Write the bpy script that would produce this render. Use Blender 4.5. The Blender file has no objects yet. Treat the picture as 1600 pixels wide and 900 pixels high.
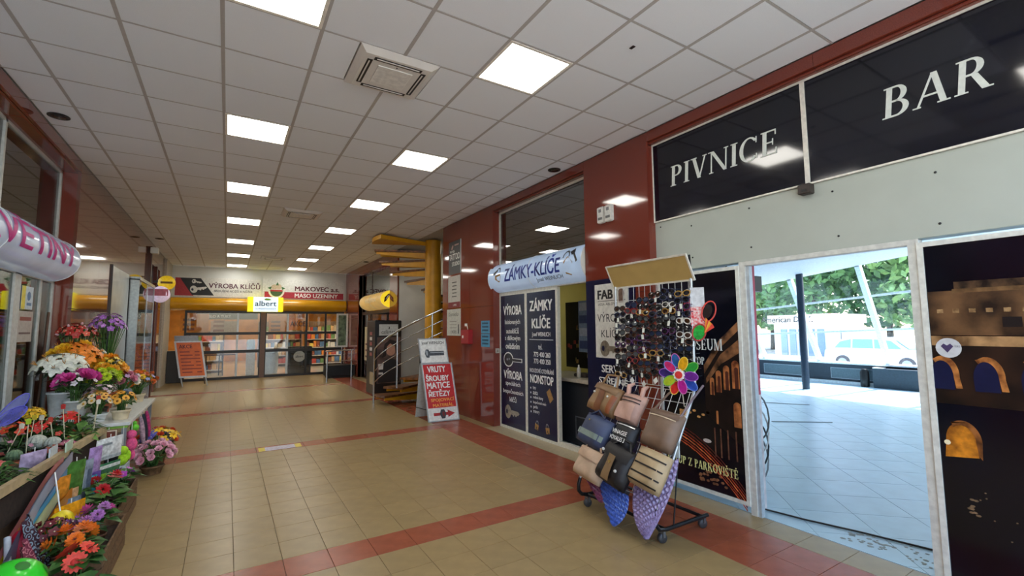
import bpy, bmesh, math, random
from mathutils import Vector, Matrix
sc = bpy.context.scene
C = sc.collection
R = random.Random(7)
PI = math.pi

# ---------------------------------------------------------------- camera
CAM_Z = 1.62
CEIL = 3.735
def cam_axes(yaw, pitch, roll):
    fwd = Vector((math.sin(yaw)*math.cos(pitch), math.cos(yaw)*math.cos(pitch), math.sin(pitch)))
    rt = Vector((math.cos(yaw), -math.sin(yaw), 0)); up = rt.cross(fwd)
    return rt*math.cos(roll)+up*math.sin(roll), up*math.cos(roll)-rt*math.sin(roll), fwd
RT, UP, FW = cam_axes(.5551, .087, -.0089)
cd = bpy.data.cameras.new('camera'); cam = bpy.data.objects.new('camera', cd); C.objects.link(cam)
cd.sensor_width = 36; cd.lens = 36*715.75/1600; cd.clip_end = 300; cd.clip_start = .05
m = Matrix.Identity(4)
for i in range(3):
    m[i][0] = RT[i]; m[i][1] = UP[i]; m[i][2] = -FW[i]
m[2][3] = CAM_Z
cam.matrix_world = m
sc.camera = cam
def screen(p):
    d = Vector(p)-Vector((0, 0, CAM_Z)); w = d.dot(FW)
    if w < .05: return None
    return 800+715.75*d.dot(RT)/w, 450-715.75*d.dot(UP)/w, w

# ---------------------------------------------------------------- world, sun, exposure
wd = bpy.data.worlds.new('sky'); sc.world = wd; wd.use_nodes = True
nt = wd.node_tree; nt.nodes.clear()
sky = nt.nodes.new('ShaderNodeTexSky'); sky.sky_type = 'NISHITA'; sky.sun_disc = False
sky.sun_elevation = math.radians(58); sky.sun_rotation = math.radians(100); sky.air_density = 1.0; sky.dust_density = 2.0
bg = nt.nodes.new('ShaderNodeBackground'); bg.inputs[1].default_value = .7
ow = nt.nodes.new('ShaderNodeOutputWorld')
nt.links.new(sky.outputs[0], bg.inputs[0]); nt.links.new(bg.outputs[0], ow.inputs[0])
sl = bpy.data.lights.new('sun', 'SUN'); sl.energy = 13; sl.angle = .01; sl.color = (.84, .93, 1)
so = bpy.data.objects.new('sun', sl); C.objects.link(so)
so.rotation_euler = Vector((-.50, .06, -.87)).to_track_quat('-Z', 'Y').to_euler()
so.location = (20, 3, 25)
vs = sc.view_settings
vs.view_transform = 'Standard'; vs.look = 'None'; vs.gamma = 1; vs.use_curve_mapping = False
vs.exposure = .38
sc.cycles.use_denoising = True
sc.cycles.max_bounces = 10; sc.cycles.diffuse_bounces = 5; sc.cycles.glossy_bounces = 4; sc.cycles.transmission_bounces = 8
sc.cycles.sample_clamp_indirect = 6
PANEL = 12.5

# ---------------------------------------------------------------- materials
def lin(h):
    h = h.lstrip('#'); v = [int(h[i:i+2], 16)/255 for i in (0, 2, 4)]
    return tuple(c/12.92 if c <= .04045 else ((c+.055)/1.055)**2.4 for c in v)
MATS = {}
def M(h, rough=.55, metal=0, var=.10, scale=25, coat=0, emit=0, bump=0, rnd=0, trans=0, spec=.5, dark=None, detail=4, alpha=1):
    """procedural principled material: noise varies the colour, optional relief and per-object variation"""
    key = (h, rough, metal, var, scale, coat, emit, bump, rnd, trans, spec, dark, alpha)
    if key in MATS: return MATS[key]
    mt = bpy.data.materials.new('m_'+h.strip('#')); mt.use_nodes = True
    n = mt.node_tree.nodes; l = mt.node_tree.links; p = n['Principled BSDF']
    c = lin(h) if isinstance(h, str) else h
    tc = n.new('ShaderNodeTexCoord'); nz = n.new('ShaderNodeTexNoise'); nz.inputs['Scale'].default_value = scale; nz.inputs['Detail'].default_value = detail
    l.new(tc.outputs['Object'], nz.inputs['Vector'])
    rp = n.new('ShaderNodeValToRGB'); l.new(nz.outputs['Fac'], rp.inputs[0])
    a = lin(dark) if dark else tuple(x*(1-var) for x in c)
    b = tuple(min(1, x*(1+var)) for x in c)
    rp.color_ramp.elements[0].color = (*a, 1); rp.color_ramp.elements[1].color = (*b, 1)
    rp.color_ramp.elements[0].position = .35; rp.color_ramp.elements[1].position = .65
    out = rp.outputs[0]
    if rnd:
        oi = n.new('ShaderNodeObjectInfo'); hs = n.new('ShaderNodeHueSaturation')
        mr = n.new('ShaderNodeMapRange'); mr.inputs[3].default_value = 1-rnd; mr.inputs[4].default_value = 1+rnd
        l.new(oi.outputs['Random'], mr.inputs[0]); l.new(mr.outputs[0], hs.inputs['Value']); l.new(out, hs.inputs['Color']); out = hs.outputs[0]
    l.new(out, p.inputs['Base Color'])
    p.inputs['Roughness'].default_value = rough; p.inputs['Metallic'].default_value = metal
    p.inputs['Coat Weight'].default_value = coat; p.inputs['Coat Roughness'].default_value = .05
    p.inputs['Specular IOR Level'].default_value = spec
    p.inputs['Transmission Weight'].default_value = trans; p.inputs['Alpha'].default_value = alpha
    if emit:
        l.new(out, p.inputs['Emission Color']); p.inputs['Emission Strength'].default_value = emit
    if bump:
        bp = n.new('ShaderNodeBump'); bp.inputs['Strength'].default_value = bump; bp.inputs['Distance'].default_value = .01
        l.new(nz.outputs['Fac'], bp.inputs['Height']); l.new(bp.outputs[0], p.inputs['Normal'])
    MATS[key] = mt
    return mt
def glass(name, tint=(.9, .96, .96), refl=.08, rough=0.0):
    if name in MATS: return MATS[name]
    mt = bpy.data.materials.new(name); mt.use_nodes = True; n = mt.node_tree.nodes; l = mt.node_tree.links; n.clear()
    t = n.new('ShaderNodeBsdfTransparent'); t.inputs[0].default_value = (*tint, 1)
    g = n.new('ShaderNodeBsdfGlossy'); g.inputs['Roughness'].default_value = rough
    lw = n.new('ShaderNodeLayerWeight'); lw.inputs[0].default_value = .25
    mr = n.new('ShaderNodeMapRange'); mr.inputs[3].default_value = refl; mr.inputs[4].default_value = .75
    mx = n.new('ShaderNodeMixShader'); o = n.new('ShaderNodeOutputMaterial')
    l.new(lw.outputs['Fresnel'], mr.inputs[0]); l.new(mr.outputs[0], mx.inputs[0])
    l.new(t.outputs[0], mx.inputs[1]); l.new(g.outputs[0], mx.inputs[2]); l.new(mx.outputs[0], o.inputs[0])
    MATS[name] = mt
    return mt
GLASS = glass('m_glass', (.88, .93, .92), .10)
GLASS2 = glass('m_glass_clear', (.97, .99, 1), .03)
GRANITE = M('#7a3629', .07, 0, .22, 160, coat=.25, spec=.6, detail=6)
GRANITE_L = M('#6f3e2c', .05, 0, .2, 160, coat=.4, spec=.7, detail=6)
WHITE = M('#e6e6dc', .45, 0, .03, 8)
ALU = M('#d9dcdc', .35, .25, .04, 12)
STEEL = M('#c9ccce', .18, 1, .03, 40)
BLACK = M('#141416', .4, 0, .15, 30)
DARK = M('#24272c', .5, 0, .12, 20)
NAVY = M('#0b1238', .22, 0, .1, 6)
INK = M('#f2f3ef', .5, 0, .03, 30)
WOOD = M('#b08a62', .5, 0, .25, 14, bump=.1)

# ---------------------------------------------------------------- mesh helpers
class MB:
    """collects geometry in world coordinates; build() links it as one mesh object"""
    def __init__(s): s.v = []; s.f = []; s.mi = []; s.mats = []; s.sm = []; s.cur = 0
    def mat(s, m):
        if m not in s.mats: s.mats.append(m)
        s.cur = s.mats.index(m); return s
    def add(s, vs, fs, smooth=False):
        o = len(s.v); s.v += [Vector(p) for p in vs]
        for f in fs: s.f.append([i+o for i in f]); s.mi.append(s.cur); s.sm.append(smooth)
        return s
    def box(s, a, b, bev=0):
        x0, y0, z0 = a; x1, y1, z1 = b
        if x0 > x1: x0, x1 = x1, x0
        if y0 > y1: y0, y1 = y1, y0
        if z0 > z1: z0, z1 = z1, z0
        if bev <= 0:
            v = [(x0,y0,z0),(x1,y0,z0),(x1,y1,z0),(x0,y1,z0),(x0,y0,z1),(x1,y0,z1),(x1,y1,z1),(x0,y1,z1)]
            return s.add(v, [(3,2,1,0),(4,5,6,7),(0,1,5,4),(1,2,6,5),(2,3,7,6),(3,0,4,7)])
        e = min(bev, (x1-x0)*.49, (y1-y0)*.49, (z1-z0)*.49)
        v = []
        for z, k in ((z0,e),(z0+e,0),(z1-e,0),(z1,e)):
            q = e if k == 0 else e
            a0 = k
            v += [(x0+a0+e*(k==0)*0,y0+a0,z),(x1-a0,y0+a0,z),(x1-a0,y1-a0,z),(x0+a0,y1-a0,z)]
        f = [(3,2,1,0),(12,13,14,15)]
        for r in range(3):
            for i in range(4):
                j = (i+1)%4; f.append((r*4+i, r*4+j, r*4+4+j, r*4+4+i))
        return s.add(v, f)
    def tube(s, pts, r, n=8, cap=True, smooth=True):
        pts = [Vector(p) for p in pts]; k = len(pts); rs = r if isinstance(r, (list, tuple)) else [r]*k
        vs = []; prev = None
        for i, p in enumerate(pts):
            t = (pts[min(i+1,k-1)]-pts[max(i-1,0)])
            t = t.normalized() if t.length > 1e-9 else Vector((0,0,1))
            if prev is None:
                a = t.cross(Vector((0,0,1)) if abs(t.z) < .9 else Vector((1,0,0))).normalized()
            else:
                a = (prev-t*prev.dot(t)); a = a.normalized() if a.length > 1e-6 else t.orthogonal().normalized()
            prev = a; b = t.cross(a)
            for j in range(n):
                q = 2*PI*j/n; vs.append(p+(a*math.cos(q)+b*math.sin(q))*rs[i])
        fs = [(i*n+j, i*n+(j+1)%n, (i+1)*n+(j+1)%n, (i+1)*n+j) for i in range(k-1) for j in range(n)]
        s.add(vs, fs, smooth)
        if cap: s.add(vs[:n], [tuple(range(n))[::-1]]); s.add(vs[-n:], [tuple(range(n))])
        return s
    def bar(s, a, b, w, h=None):
        """square bar from a to b"""
        a = Vector(a); b = Vector(b); h = h or w; t = (b-a).normalized()
        x = t.cross(Vector((0,0,1)) if abs(t.z) < .95 else Vector((0,1,0))).normalized(); y = x.cross(t)
        v = [p+x*i*w/2+y*j*h/2 for p in (a,b) for i,j in ((-1,-1),(1,-1),(1,1),(-1,1))]
        return s.add(v, [(3,2,1,0),(4,5,6,7),(0,1,5,4),(1,2,6,5),(2,3,7,6),(3,0,4,7)])
    def lathe(s, prof, c=(0,0,0), n=16, smooth=True, axis=None):
        """prof: (radius, height) list round the z axis at c (or round axis)"""
        c = Vector(c); q = axis.to_track_quat('Z','Y') if axis else None
        vs = []
        for r, z in prof:
            for j in range(n):
                a = 2*PI*j/n; p = Vector((r*math.cos(a), r*math.sin(a), z)); vs.append(c+(q@p if q else p))
        fs = [(i*n+j, i*n+(j+1)%n, (i+1)*n+(j+1)%n, (i+1)*n+j) for i in range(len(prof)-1) for j in range(n)]
        s.add(vs, fs, smooth)
        if prof[0][0] > 1e-4: s.add(vs[:n], [tuple(range(n))[::-1]])
        if prof[-1][0] > 1e-4: s.add(vs[-n:], [tuple(range(n))])
        return s
    def prism(s, poly, d):
        """poly: 3D points of a planar polygon; d: extrusion vector"""
        poly = [Vector(p) for p in poly]; d = Vector(d); n = len(poly)
        return s.add(poly+[p+d for p in poly], [tuple(range(n))[::-1], tuple(range(n,2*n))]+[(i,(i+1)%n,n+(i+1)%n,n+i) for i in range(n)])
    def sphere(s, c, r, n=10, m=6, sc=(1,1,1)):
        c = Vector(c); vs = []
        for i in range(m+1):
            t = PI*i/m
            for j in range(n):
                a = 2*PI*j/n; vs.append(c+Vector((math.sin(t)*math.cos(a)*sc[0], math.sin(t)*math.sin(a)*sc[1], math.cos(t)*sc[2]))*r)
        return s.add(vs, [(i*n+j, (i+1)*n+j, (i+1)*n+(j+1)%n, i*n+(j+1)%n) for i in range(m) for j in range(n)], True)
    def mesh(s, name, inv=None):
        me = bpy.data.meshes.new(name)
        v = [inv@p for p in s.v] if inv else s.v
        me.from_pydata([tuple(p) for p in v], [], s.f)
        for mt in s.mats: me.materials.append(mt)
        if len(s.mats) > 1: me.polygons.foreach_set('material_index', s.mi)
        me.polygons.foreach_set('use_smooth', s.sm)
        me.update()
        return me
    def build(s, name, mt=None, parent=None, **kw):
        if mt and not s.mats: s.mats = [mt]
        me = s.mesh(name, W[parent].inverted() if parent else None)
        return link(name, me, parent, **kw)
W = {}
def link(name, me, parent=None, loc=None, mtx=None, **kw):
    o = bpy.data.objects.new(name, me); C.objects.link(o)
    if parent: o.parent = parent
    if loc: o.location = loc
    if mtx: o.matrix_local = mtx
    W[o] = (W[parent] if parent else Matrix.Identity(4)) @ (mtx if mtx else Matrix.Translation(loc or (0,0,0)))
    if kw: tag(o, **kw)
    return o
def tag(o, label=None, cat=None, group=None, kind=None):
    if label: o['label'] = label
    if cat: o['category'] = cat
    if group: o['group'] = group
    if kind: o['kind'] = kind
    return o
def thing(name, loc, label, cat, group=None, rz=0):
    o = bpy.data.objects.new(name, None); C.objects.link(o); o.empty_display_size = .1
    mtx = Matrix.Translation(loc) @ Matrix.Rotation(rz, 4, 'Z')
    o.matrix_local = mtx; W[o] = mtx
    return tag(o, label, cat, group)
def dup(root, mtx, label=None, group=None):
    r = root.copy(); C.objects.link(r); r.matrix_local = mtx; W[r] = mtx
    if label: r['label'] = label
    if group: r['group'] = group
    for ch in list(root.children):
        c = ch.copy(); C.objects.link(c); c.parent = r; W[c] = mtx @ ch.matrix_local
        for g in list(ch.children):
            d = g.copy(); C.objects.link(d); d.parent = c
    return r
def box1(name, a, b, mt, parent=None, bev=0, **kw):
    return MB().box(a, b, bev).build(name, mt, parent, **kw)
def structure(name, mb, mt=None, parent=None):
    return mb.build(name, mt, parent, kind=None if parent else 'structure')
ORD = ['first','second','third','fourth','fifth','sixth','seventh','eighth','ninth','tenth','eleventh','twelfth','thirteenth','fourteenth','fifteenth','sixteenth']

# planes for flat print: origin, right, up
class PL:
    def __init__(s, o, r, u): s.o = Vector(o); s.r = Vector(r).normalized(); s.u = Vector(u).normalized(); s.n = s.r.cross(s.u)
    def p(s, a, b, d=0): return s.o+s.r*a+s.u*b+s.n*d
def wall_r(x): return PL((x,0,0), (0,-1,0), (0,0,1))      # coordinates (-Y, z)
def wall_l(x): return PL((x,0,0), (0,1,0), (0,0,1))       # coordinates (Y, z)
def wall_f(y): return PL((0,y,0), (1,0,0), (0,0,1))       # coordinates (X, z)
def flat(name, pl, polys, mt, parent, d0=.0005, th=.001, sep=False):
    """flat print: list of 2D polygons on a plane as one thin mesh; sep makes each polygon a part"""
    if sep:
        for q in polys: o = flat(name, pl, [q], mt, parent, d0, th)
        return o
    mb = MB()
    for k, q in enumerate(polys):
        ar = sum(q[i][0]*q[(i+1)%len(q)][1]-q[(i+1)%len(q)][0]*q[i][1] for i in range(len(q)))
        if ar < 0: q = q[::-1]
        mb.prism([pl.p(a,b,d0) for a,b in q], pl.n*(th+(k % 8)*.00006))
    return mb.build(name, mt, parent)
def rect(x0, y0, x1, y1): return [(x0,y0),(x1,y0),(x1,y1),(x0,y1)]
def ell(cx, cy, rx, ry, n=16, a0=0, a1=2*PI, rot=0):
    o = []
    for i in range(n+(0 if a1-a0 >= 2*PI-.01 else 1)):
        a = a0+(a1-a0)*i/n; x = rx*math.cos(a); y = ry*math.sin(a)
        o.append((cx+x*math.cos(rot)-y*math.sin(rot), cy+x*math.sin(rot)+y*math.cos(rot)))
    return o
def ring(cx, cy, r0, r1, n=16, ky=1, a0=0, a1=2*PI):
    o = []
    for i in range(n):
        a = a0+(a1-a0)*i/n; b = a0+(a1-a0)*(i+1)/n
        o.append([(cx+r0*math.cos(a), cy+ky*r0*math.sin(a)), (cx+r1*math.cos(a), cy+ky*r1*math.sin(a)), (cx+r1*math.cos(b), cy+ky*r1*math.sin(b)), (cx+r0*math.cos(b), cy+ky*r0*math.sin(b))])
    return o
_tx = {}
def text_mesh(s, bold=0, shear=0):
    k = (s, bold, shear)
    if k not in _tx:
        cu = bpy.data.curves.new('lettering', 'FONT'); cu.body = s; cu.size = 1; cu.shear = shear; cu.resolution_u = 3
        ob = bpy.data.objects.new('lettering', cu)
        me = bpy.data.meshes.new_from_object(ob)
        vs = [v.co.copy() for v in me.vertices]; fs = [list(p.vertices) for p in me.polygons]
        bpy.data.objects.remove(ob); bpy.data.curves.remove(cu); bpy.data.meshes.remove(me)
        zs = []
        if bold:        # thicker strokes: the outline laid over itself, shifted a little each way
            v0, f0 = vs, fs; vs, fs = [], []
            for dx, dy in ((-1,-.6),(1,-.6),(1,.6),(-1,.6),(0,0)):
                o_ = len(vs); vs += [v+Vector((dx*bold, dy*bold, 0)) for v in v0]; zs += [len(zs)//len(v0)*.00025]*len(v0); fs += [[i+o_ for i in q] for q in f0]
        x0 = min(v.x for v in vs); x1 = max(v.x for v in vs); y0 = min(v.y for v in vs); y1 = max(v.y for v in vs)
        zs = zs or [0]*len(vs)
        _tx[k] = ([((v.x-x0)/(x1-x0), (v.y-y0)/(y1-y0), z_) for v, z_ in zip(vs, zs)], fs, (x1-x0)/(y1-y0))
    return _tx[k]
def text(s, pl, x0, y0, x1, y1, mt, parent, bold=.015, shear=0, d=.002, name='lettering', fmap=None):
    """lettering fitted into the rectangle x0..x1, y0..y1 of a plane"""
    uv, fs, asp = text_mesh(s, bold, shear)
    if x1 is None: x1 = x0+(y1-y0)*asp
    f = fmap or (lambda a, b, z_=0: pl.p(a, b, d+z_))
    if fmap:        # curved surface: cut the letters into level strips first
        bm = bmesh.new(); vv = [bm.verts.new((u, v, z_)) for u, v, z_ in uv]
        for q in fs:
            try: bm.faces.new([vv[i] for i in q])
            except ValueError: pass
        for k in range(1, 14): bmesh.ops.bisect_plane(bm, geom=bm.verts[:]+bm.edges[:]+bm.faces[:], plane_co=(0, k/14, 0), plane_no=(0, 1, 0))
        bm.verts.index_update(); uv = [(v.co.x, v.co.y, v.co.z) for v in bm.verts]; fs = [[v.index for v in q.verts] for q in bm.faces]; bm.free()
    mb = MB().add([f(x0+u*(x1-x0), y0+v*(y1-y0), z_) for u, v, z_ in uv], fs)
    return mb.build(name, mt, parent)
def frame_rect(mb, pl, x0, y0, x1, y1, w, d0, d1):
    """rectangular frame on a plane, width w, between depths d0 and d1"""
    for a,b,c,e in ((x0,y0,x1,y0+w),(x0,y1-w,x1,y1),(x0,y0+w,x0+w,y1-w),(x1-w,y0+w,x1,y1-w)):
        mb.prism([pl.p(p,q,d0) for p,q in rect(a,b,c,e)], pl.n*(d1-d0))
    return mb
def slab(mb, pl, x0, y0, x1, y1, d0, d1):
    return mb.prism([pl.p(p,q,d0) for p,q in rect(x0,y0,x1,y1)], pl.n*(d1-d0))

# serif capitals drawn from stems, hairlines and bowls (cap height 1)
def serif_glyph(ch):
    T, t, sh, sl = .155, .055, .04, .075
    P = []
    def box_(x0,y0,x1,y1): P.append(rect(x0,y0,x1,y1))
    def ser(x, y, w=T, l=1, r=1):
        box_(x-(sl if l else 0), y, x+w+(sl if r else 0), y+sh)
    def stem(x, w=T, top=(1,1), bot=(1,1)):
        box_(x, 0, x+w, 1); ser(x, 1-sh, w, *top); ser(x, 0, w, *bot)
    def diag(x0,y0,x1,y1,w): P.append([(x0,y0),(x0+w,y0),(x1+w,y1),(x1,y1)])
    def bowl(cx, cy, rx, ry, a0, a1, n=12, th=None):
        a0, a1 = math.radians(a0), math.radians(a1)
        for i in range(n):
            q = []
            for k, a in ((0,a0+(a1-a0)*i/n),(0,a0+(a1-a0)*(i+1)/n),(1,a0+(a1-a0)*(i+1)/n),(1,a0+(a1-a0)*i/n)):
                x, y = rx*math.cos(a), ry*math.sin(a)
                if k: x *= (rx-(th or T))/rx; y *= (ry-t)/ry
                q.append((cx+x, cy+y))
            P.append(q)
    def caron(cx): P.append([(cx-.14,1.26),(cx-.06,1.26),(cx,1.17),(cx,1.08)]); P.append([(cx+.14,1.26),(cx+.06,1.26),(cx,1.17),(cx,1.08)])
    b = ch
    if b == 'I': stem(.08); w = .31
    elif b in 'PRB':
        stem(.08, top=(1,0), bot=(1,1 if b != 'B' else 0))
        y = .48
        box_(.2,1-t,.36,1); box_(.2,y,.36,y+t); bowl(.34,(1+y)/2,.28,(1-y)/2,-90,90); w = .66
        if b == 'B': box_(.2,0,.38,t); bowl(.36,(y+t)/2,.33,(y+t)/2,-90,90); w = .74
        if b == 'R': P.append([(.34,y+.02),(.5,y+.02),(.78,0),(.6,0)]); box_(.62,0,.84,sh); w = .84
    elif b in 'VA':
        up = b == 'V'
        if up: diag(.36,0,.06,1,T*1.05); diag(.42,0,.70,1,t*1.1); ser(.06,1-sh,T); ser(.68,1-sh,t); w = .84
        else: diag(.06,0,.38,1,t*1.1); diag(.64,0,.36,1,T); ser(.04,0,t); ser(.64,0,T); box_(.2,.3,.6,.3+t); w = .86
    elif b == 'N': box_(.1,0,.1+t,1); ser(.1,0,t); ser(.04,1-sh,T,1,0); diag(.72,0,.08,1,T); box_(.8,0,.8+t,1); ser(.8,1-sh,t); w = .95
    elif b == 'M': box_(.1,0,.1+t,1); ser(.1,0,t); ser(.06,1-sh,.1,1,0); diag(.44,0,.08,1,T); diag(.48,0,.84,1,t); stem(.86, T); w = 1.1
    elif b in 'CO':
        bowl(.43,.5,.42,.52,40 if b=='C' else 0,320 if b=='C' else 360,20); w = .86
        if b == 'C': box_(.7,.72,.74,.98); box_(.72,.06,.76,.26); w = .82
    elif b in 'EĚ':
        stem(.08, top=(1,0), bot=(1,0)); box_(.2,1-t,.6,1); box_(.2,.48,.48,.48+t); box_(.2,0,.64,t)
        box_(.56,.78,.6,1); box_(.46,.38,.5,.64); box_(.6,0,.64,.25); w = .70
        if b == 'Ě': caron(.35)
    elif b == 'L': stem(.08, bot=(1,0)); box_(.2,0,.6,t); box_(.56,0,.6,.26); w = .64
    elif b in 'SŠ':
        bowl(.3,.745,.25,.26,30,270,12,.12); bowl(.3,.245,.28,.26,-150,90,12,.13); box_(.5,.76,.54,1); box_(.04,0,.08,.26); w = .62
        if b == 'Š': caron(.3)
    elif b == 'U': box_(.08,.3,.08+T,1); ser(.08,1-sh); box_(.68,.3,.68+t,1); ser(.68,1-sh,t); bowl(.405,.32,.325,.34,180,360,12); w = .84
    elif b == 'T': stem(.32, top=(0,0)); box_(.04,1-t,.76,1); box_(.04,.76,.08,1); box_(.72,.76,.76,1); w = .8
    elif b == 'Z': box_(.06,1-t,.68,1); box_(.04,0,.7,t); diag(.06,t,.5,1-t,T*1.1); box_(.06,.78,.1,1); box_(.66,0,.7,.24); w = .74
    elif b == 'K': stem(.08); diag(.22,.4,.62,1,t*1.2); P.append([(.3,.55),(.44,.66),(.86,0),(.66,0)]); box_(.6,0,.92,sh); box_(.54,1-sh,.76,1); w = .9
    else: w = .38
    return P, w
def serif_text(s, pl, x0, y0, x1, y1, mt, parent, d=.002, slant=0, name='lettering'):
    P = []; x = 0
    for ch in s:
        g, w = serif_glyph(ch)
        P += [[(x+a+slant*b, b) for a, b in q] for q in g]; x += w+.09
    x -= .09
    k = (x1-x0)/x
    return flat(name, pl, [[(x0+a*k, y0+b*(y1-y0)) for a, b in q] for q in P], mt, parent, d, .004)
# ================================================================ the hall
XL, XR, YF, YB = -1.62, 3.80, 18.17, -1.6
TX0, TP, TY0, TQ = .10, .295, -.21, .305
TILE = M('#988259', .30, 0, .07, 9, rnd=.05, spec=.4)
TILE_R = M('#965038', .26, 0, .10, 9, rnd=.06, spec=.4)
TILE_BAR = M('#aecad6', .3, 0, .05, 6, rnd=.03)  # pale tile with the blue cast of daylight mixed into its colour
GROUT = M('#6f6146', .8, 0, .2, 30)
# floor slab carries the joints, the tiles lie proud of it
fl = structure('floor', MB().box((XL-.3, YB, -.2), (3.93, YF+.3, -.006)), GROUT)
def tile_mesh(name, w, h, mt, ch=.002, t=.006):
    return MB().box((ch, ch, -t), (w-ch, h-ch, 0), .0012).mesh(name) if mt is None else _tm(name, w, h, mt, ch, t)
def _tm(name, w, h, mt, ch, t):
    b = MB(); b.mats = [mt]; b.box((ch, ch, -t), (w-ch, h-ch, 0), .0012); return b.mesh(name)
tiles = []
for i in range(-7, 14):
    for j in range(-6, 62):
        x0 = TX0+TP*i; y0 = TY0+TQ*j
        x1 = min(x0+TP, 3.93); x0 = max(x0, XL-.3)
        if x1-x0 < .02 or y0 > YF-.05 or y0 < YB: continue
        red = (i in (10, 11)) or (j % 12 == 0 and i < 10)
        p = screen((x0+.15, y0+.15, 0))
        seen = p is not None and -40 < p[0] < 1640 and p[1] < 950 and not (p[0] < 150 and y0 < 6.3)
        tiles.append((seen, (x0**2+y0**2), x0, y0, x1-x0, red))
tiles.sort(key=lambda t: (not t[0], t[1]))
tm = {}
far = {False: MB(), True: MB()}
for k, (seen, d, x0, y0, w, red) in enumerate(tiles):
    if k < 300 and seen:
        key = (round(w, 3), red)
        if key not in tm: tm[key] = _tm('floor_tile', w, TQ, TILE_R if red else TILE, .0015, .006)
        link('floor_tile', tm[key], fl, loc=(x0, y0, 0))
    else:
        far[red].box((x0+.0015, y0+.001, -.006), (x0+w-.0015, y0+TQ-.001, 0))
ff = MB()
for red in (False, True):
    ff.mat(TILE_R if red else TILE); o = len(ff.v); ff.v += far[red].v
    for f in far[red].f: ff.f.append([i+o for i in f]); ff.mi.append(ff.cur); ff.sm.append(False)
ff.build('far_tiles', None, fl, kind='stuff')
# worn print stuck on the second red band
box1('floor_sticker', (.42, 7.12, .0005), (.95, 7.34, .002), M('#b9b3c4', .4, 0, .25, 30), None, label='worn lilac sticker with yellow ends on the red floor band', cat='sticker')
for x in (.42, .87): MB().box((x,7.12,.0025),(x+.08,7.34,.003)).build('sticker_end', M('#d9c23a', .5), bpy.data.objects['floor_sticker'])

# ceiling: slab, tiles, rails
ce = structure('ceiling', MB().box((XL-.3, YB, CEIL+.03), (6.2, YF+.3, CEIL+.2)), M('#b9b7b2', .8))
CT = M('#eceff3', .75, 0, .03, 220, bump=.08, rnd=.015)
RAIL = M('#b5b0ac', .5, 0, .03, 30)
GX0, GY0, G = -.1074, 5.1112, .6
ac = [(.765, GY0-.6*3), (.765, GY0+.6*6), (.765, GY0+.6*16)]
lights = [(c, j) for c in (0, 3) for j in (-8, -4, 0, 4, 8, 12, 16, 20)]
cm = {}
for i in range(-3, 7):
    for j in range(-12, 22):
        x0 = max(GX0+G*i, XL); x1 = min(GX0+G*(i+1), XR); y0 = GY0+G*j; y1 = min(y0+G, YF)
        if (i, j) in lights or x1 <= x0 or y1 <= y0: continue
        if y0 < YB: continue
        hit = [a for a in ac if a[1]-.35 < y0 < a[1]+.25]
        if hit and i == 1: x1 = hit[0][0]
        if hit and i == 2: x0 = hit[0][0]+.62
        p = screen(((x0+x1)/2, (y0+y1)/2, CEIL)); vis = p is not None and p[1] > -120 and -150 < p[0] < 1750
        if not vis: continue
        key = (round(x1-x0, 3), round(y1-y0, 3))
        if key not in cm: b = MB(); b.mats = [CT]; b.box((.010, .010, 0), (x1-x0-.010, y1-y0-.010, .012), .002); cm[key] = b.mesh('ceiling_tile')
        link('ceiling_tile', cm[key], ce, loc=(x0, y0, CEIL+.001))
MB().box((XL, YB, CEIL), (XR, .25, CEIL+.02)).build('ceiling_board', CT, ce)
for i in range(-2, 7): MB().box((GX0+G*i-.013, YB, CEIL-.002), (GX0+G*i+.013, YF, CEIL+.02)).build('ceiling_rail', RAIL, ce)
for j in range(-8, 22): MB().box((XL, GY0+G*j-.007, CEIL), (XR, GY0+G*j+.007, CEIL+.018)).build('ceiling_rail', RAIL, ce)

# light panels
DIFF = M('#fdf9f0', .5, 0, .02, 3, emit=PANEL)
lm = MB(); lm.mats = [DIFF]; lm.box((.03, .03, .002), (.57, .57, .008)); lmd = lm.mesh('diffuser')
lf = MB(); lf.mats = [M('#efe9dc', .5)]
frame_rect(lf, PL((0,0,0),(1,0,0),(0,1,0)), .008, .008, .592, .592, .024, -.004, .016); lfd = lf.mesh('light_frame')
for c, j in lights:
    row = 'left' if c == 0 else 'right'
    t = thing('ceiling_light', (GX0+G*c, GY0+G*j, CEIL), f'square warm ceiling light panel, {ORD[(j+8)//4]} of the {row} row counted from the entrance', 'light', 'ceiling light panels')
    link('diffuser', lmd, t); link('light_frame', lfd, t)
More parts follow.
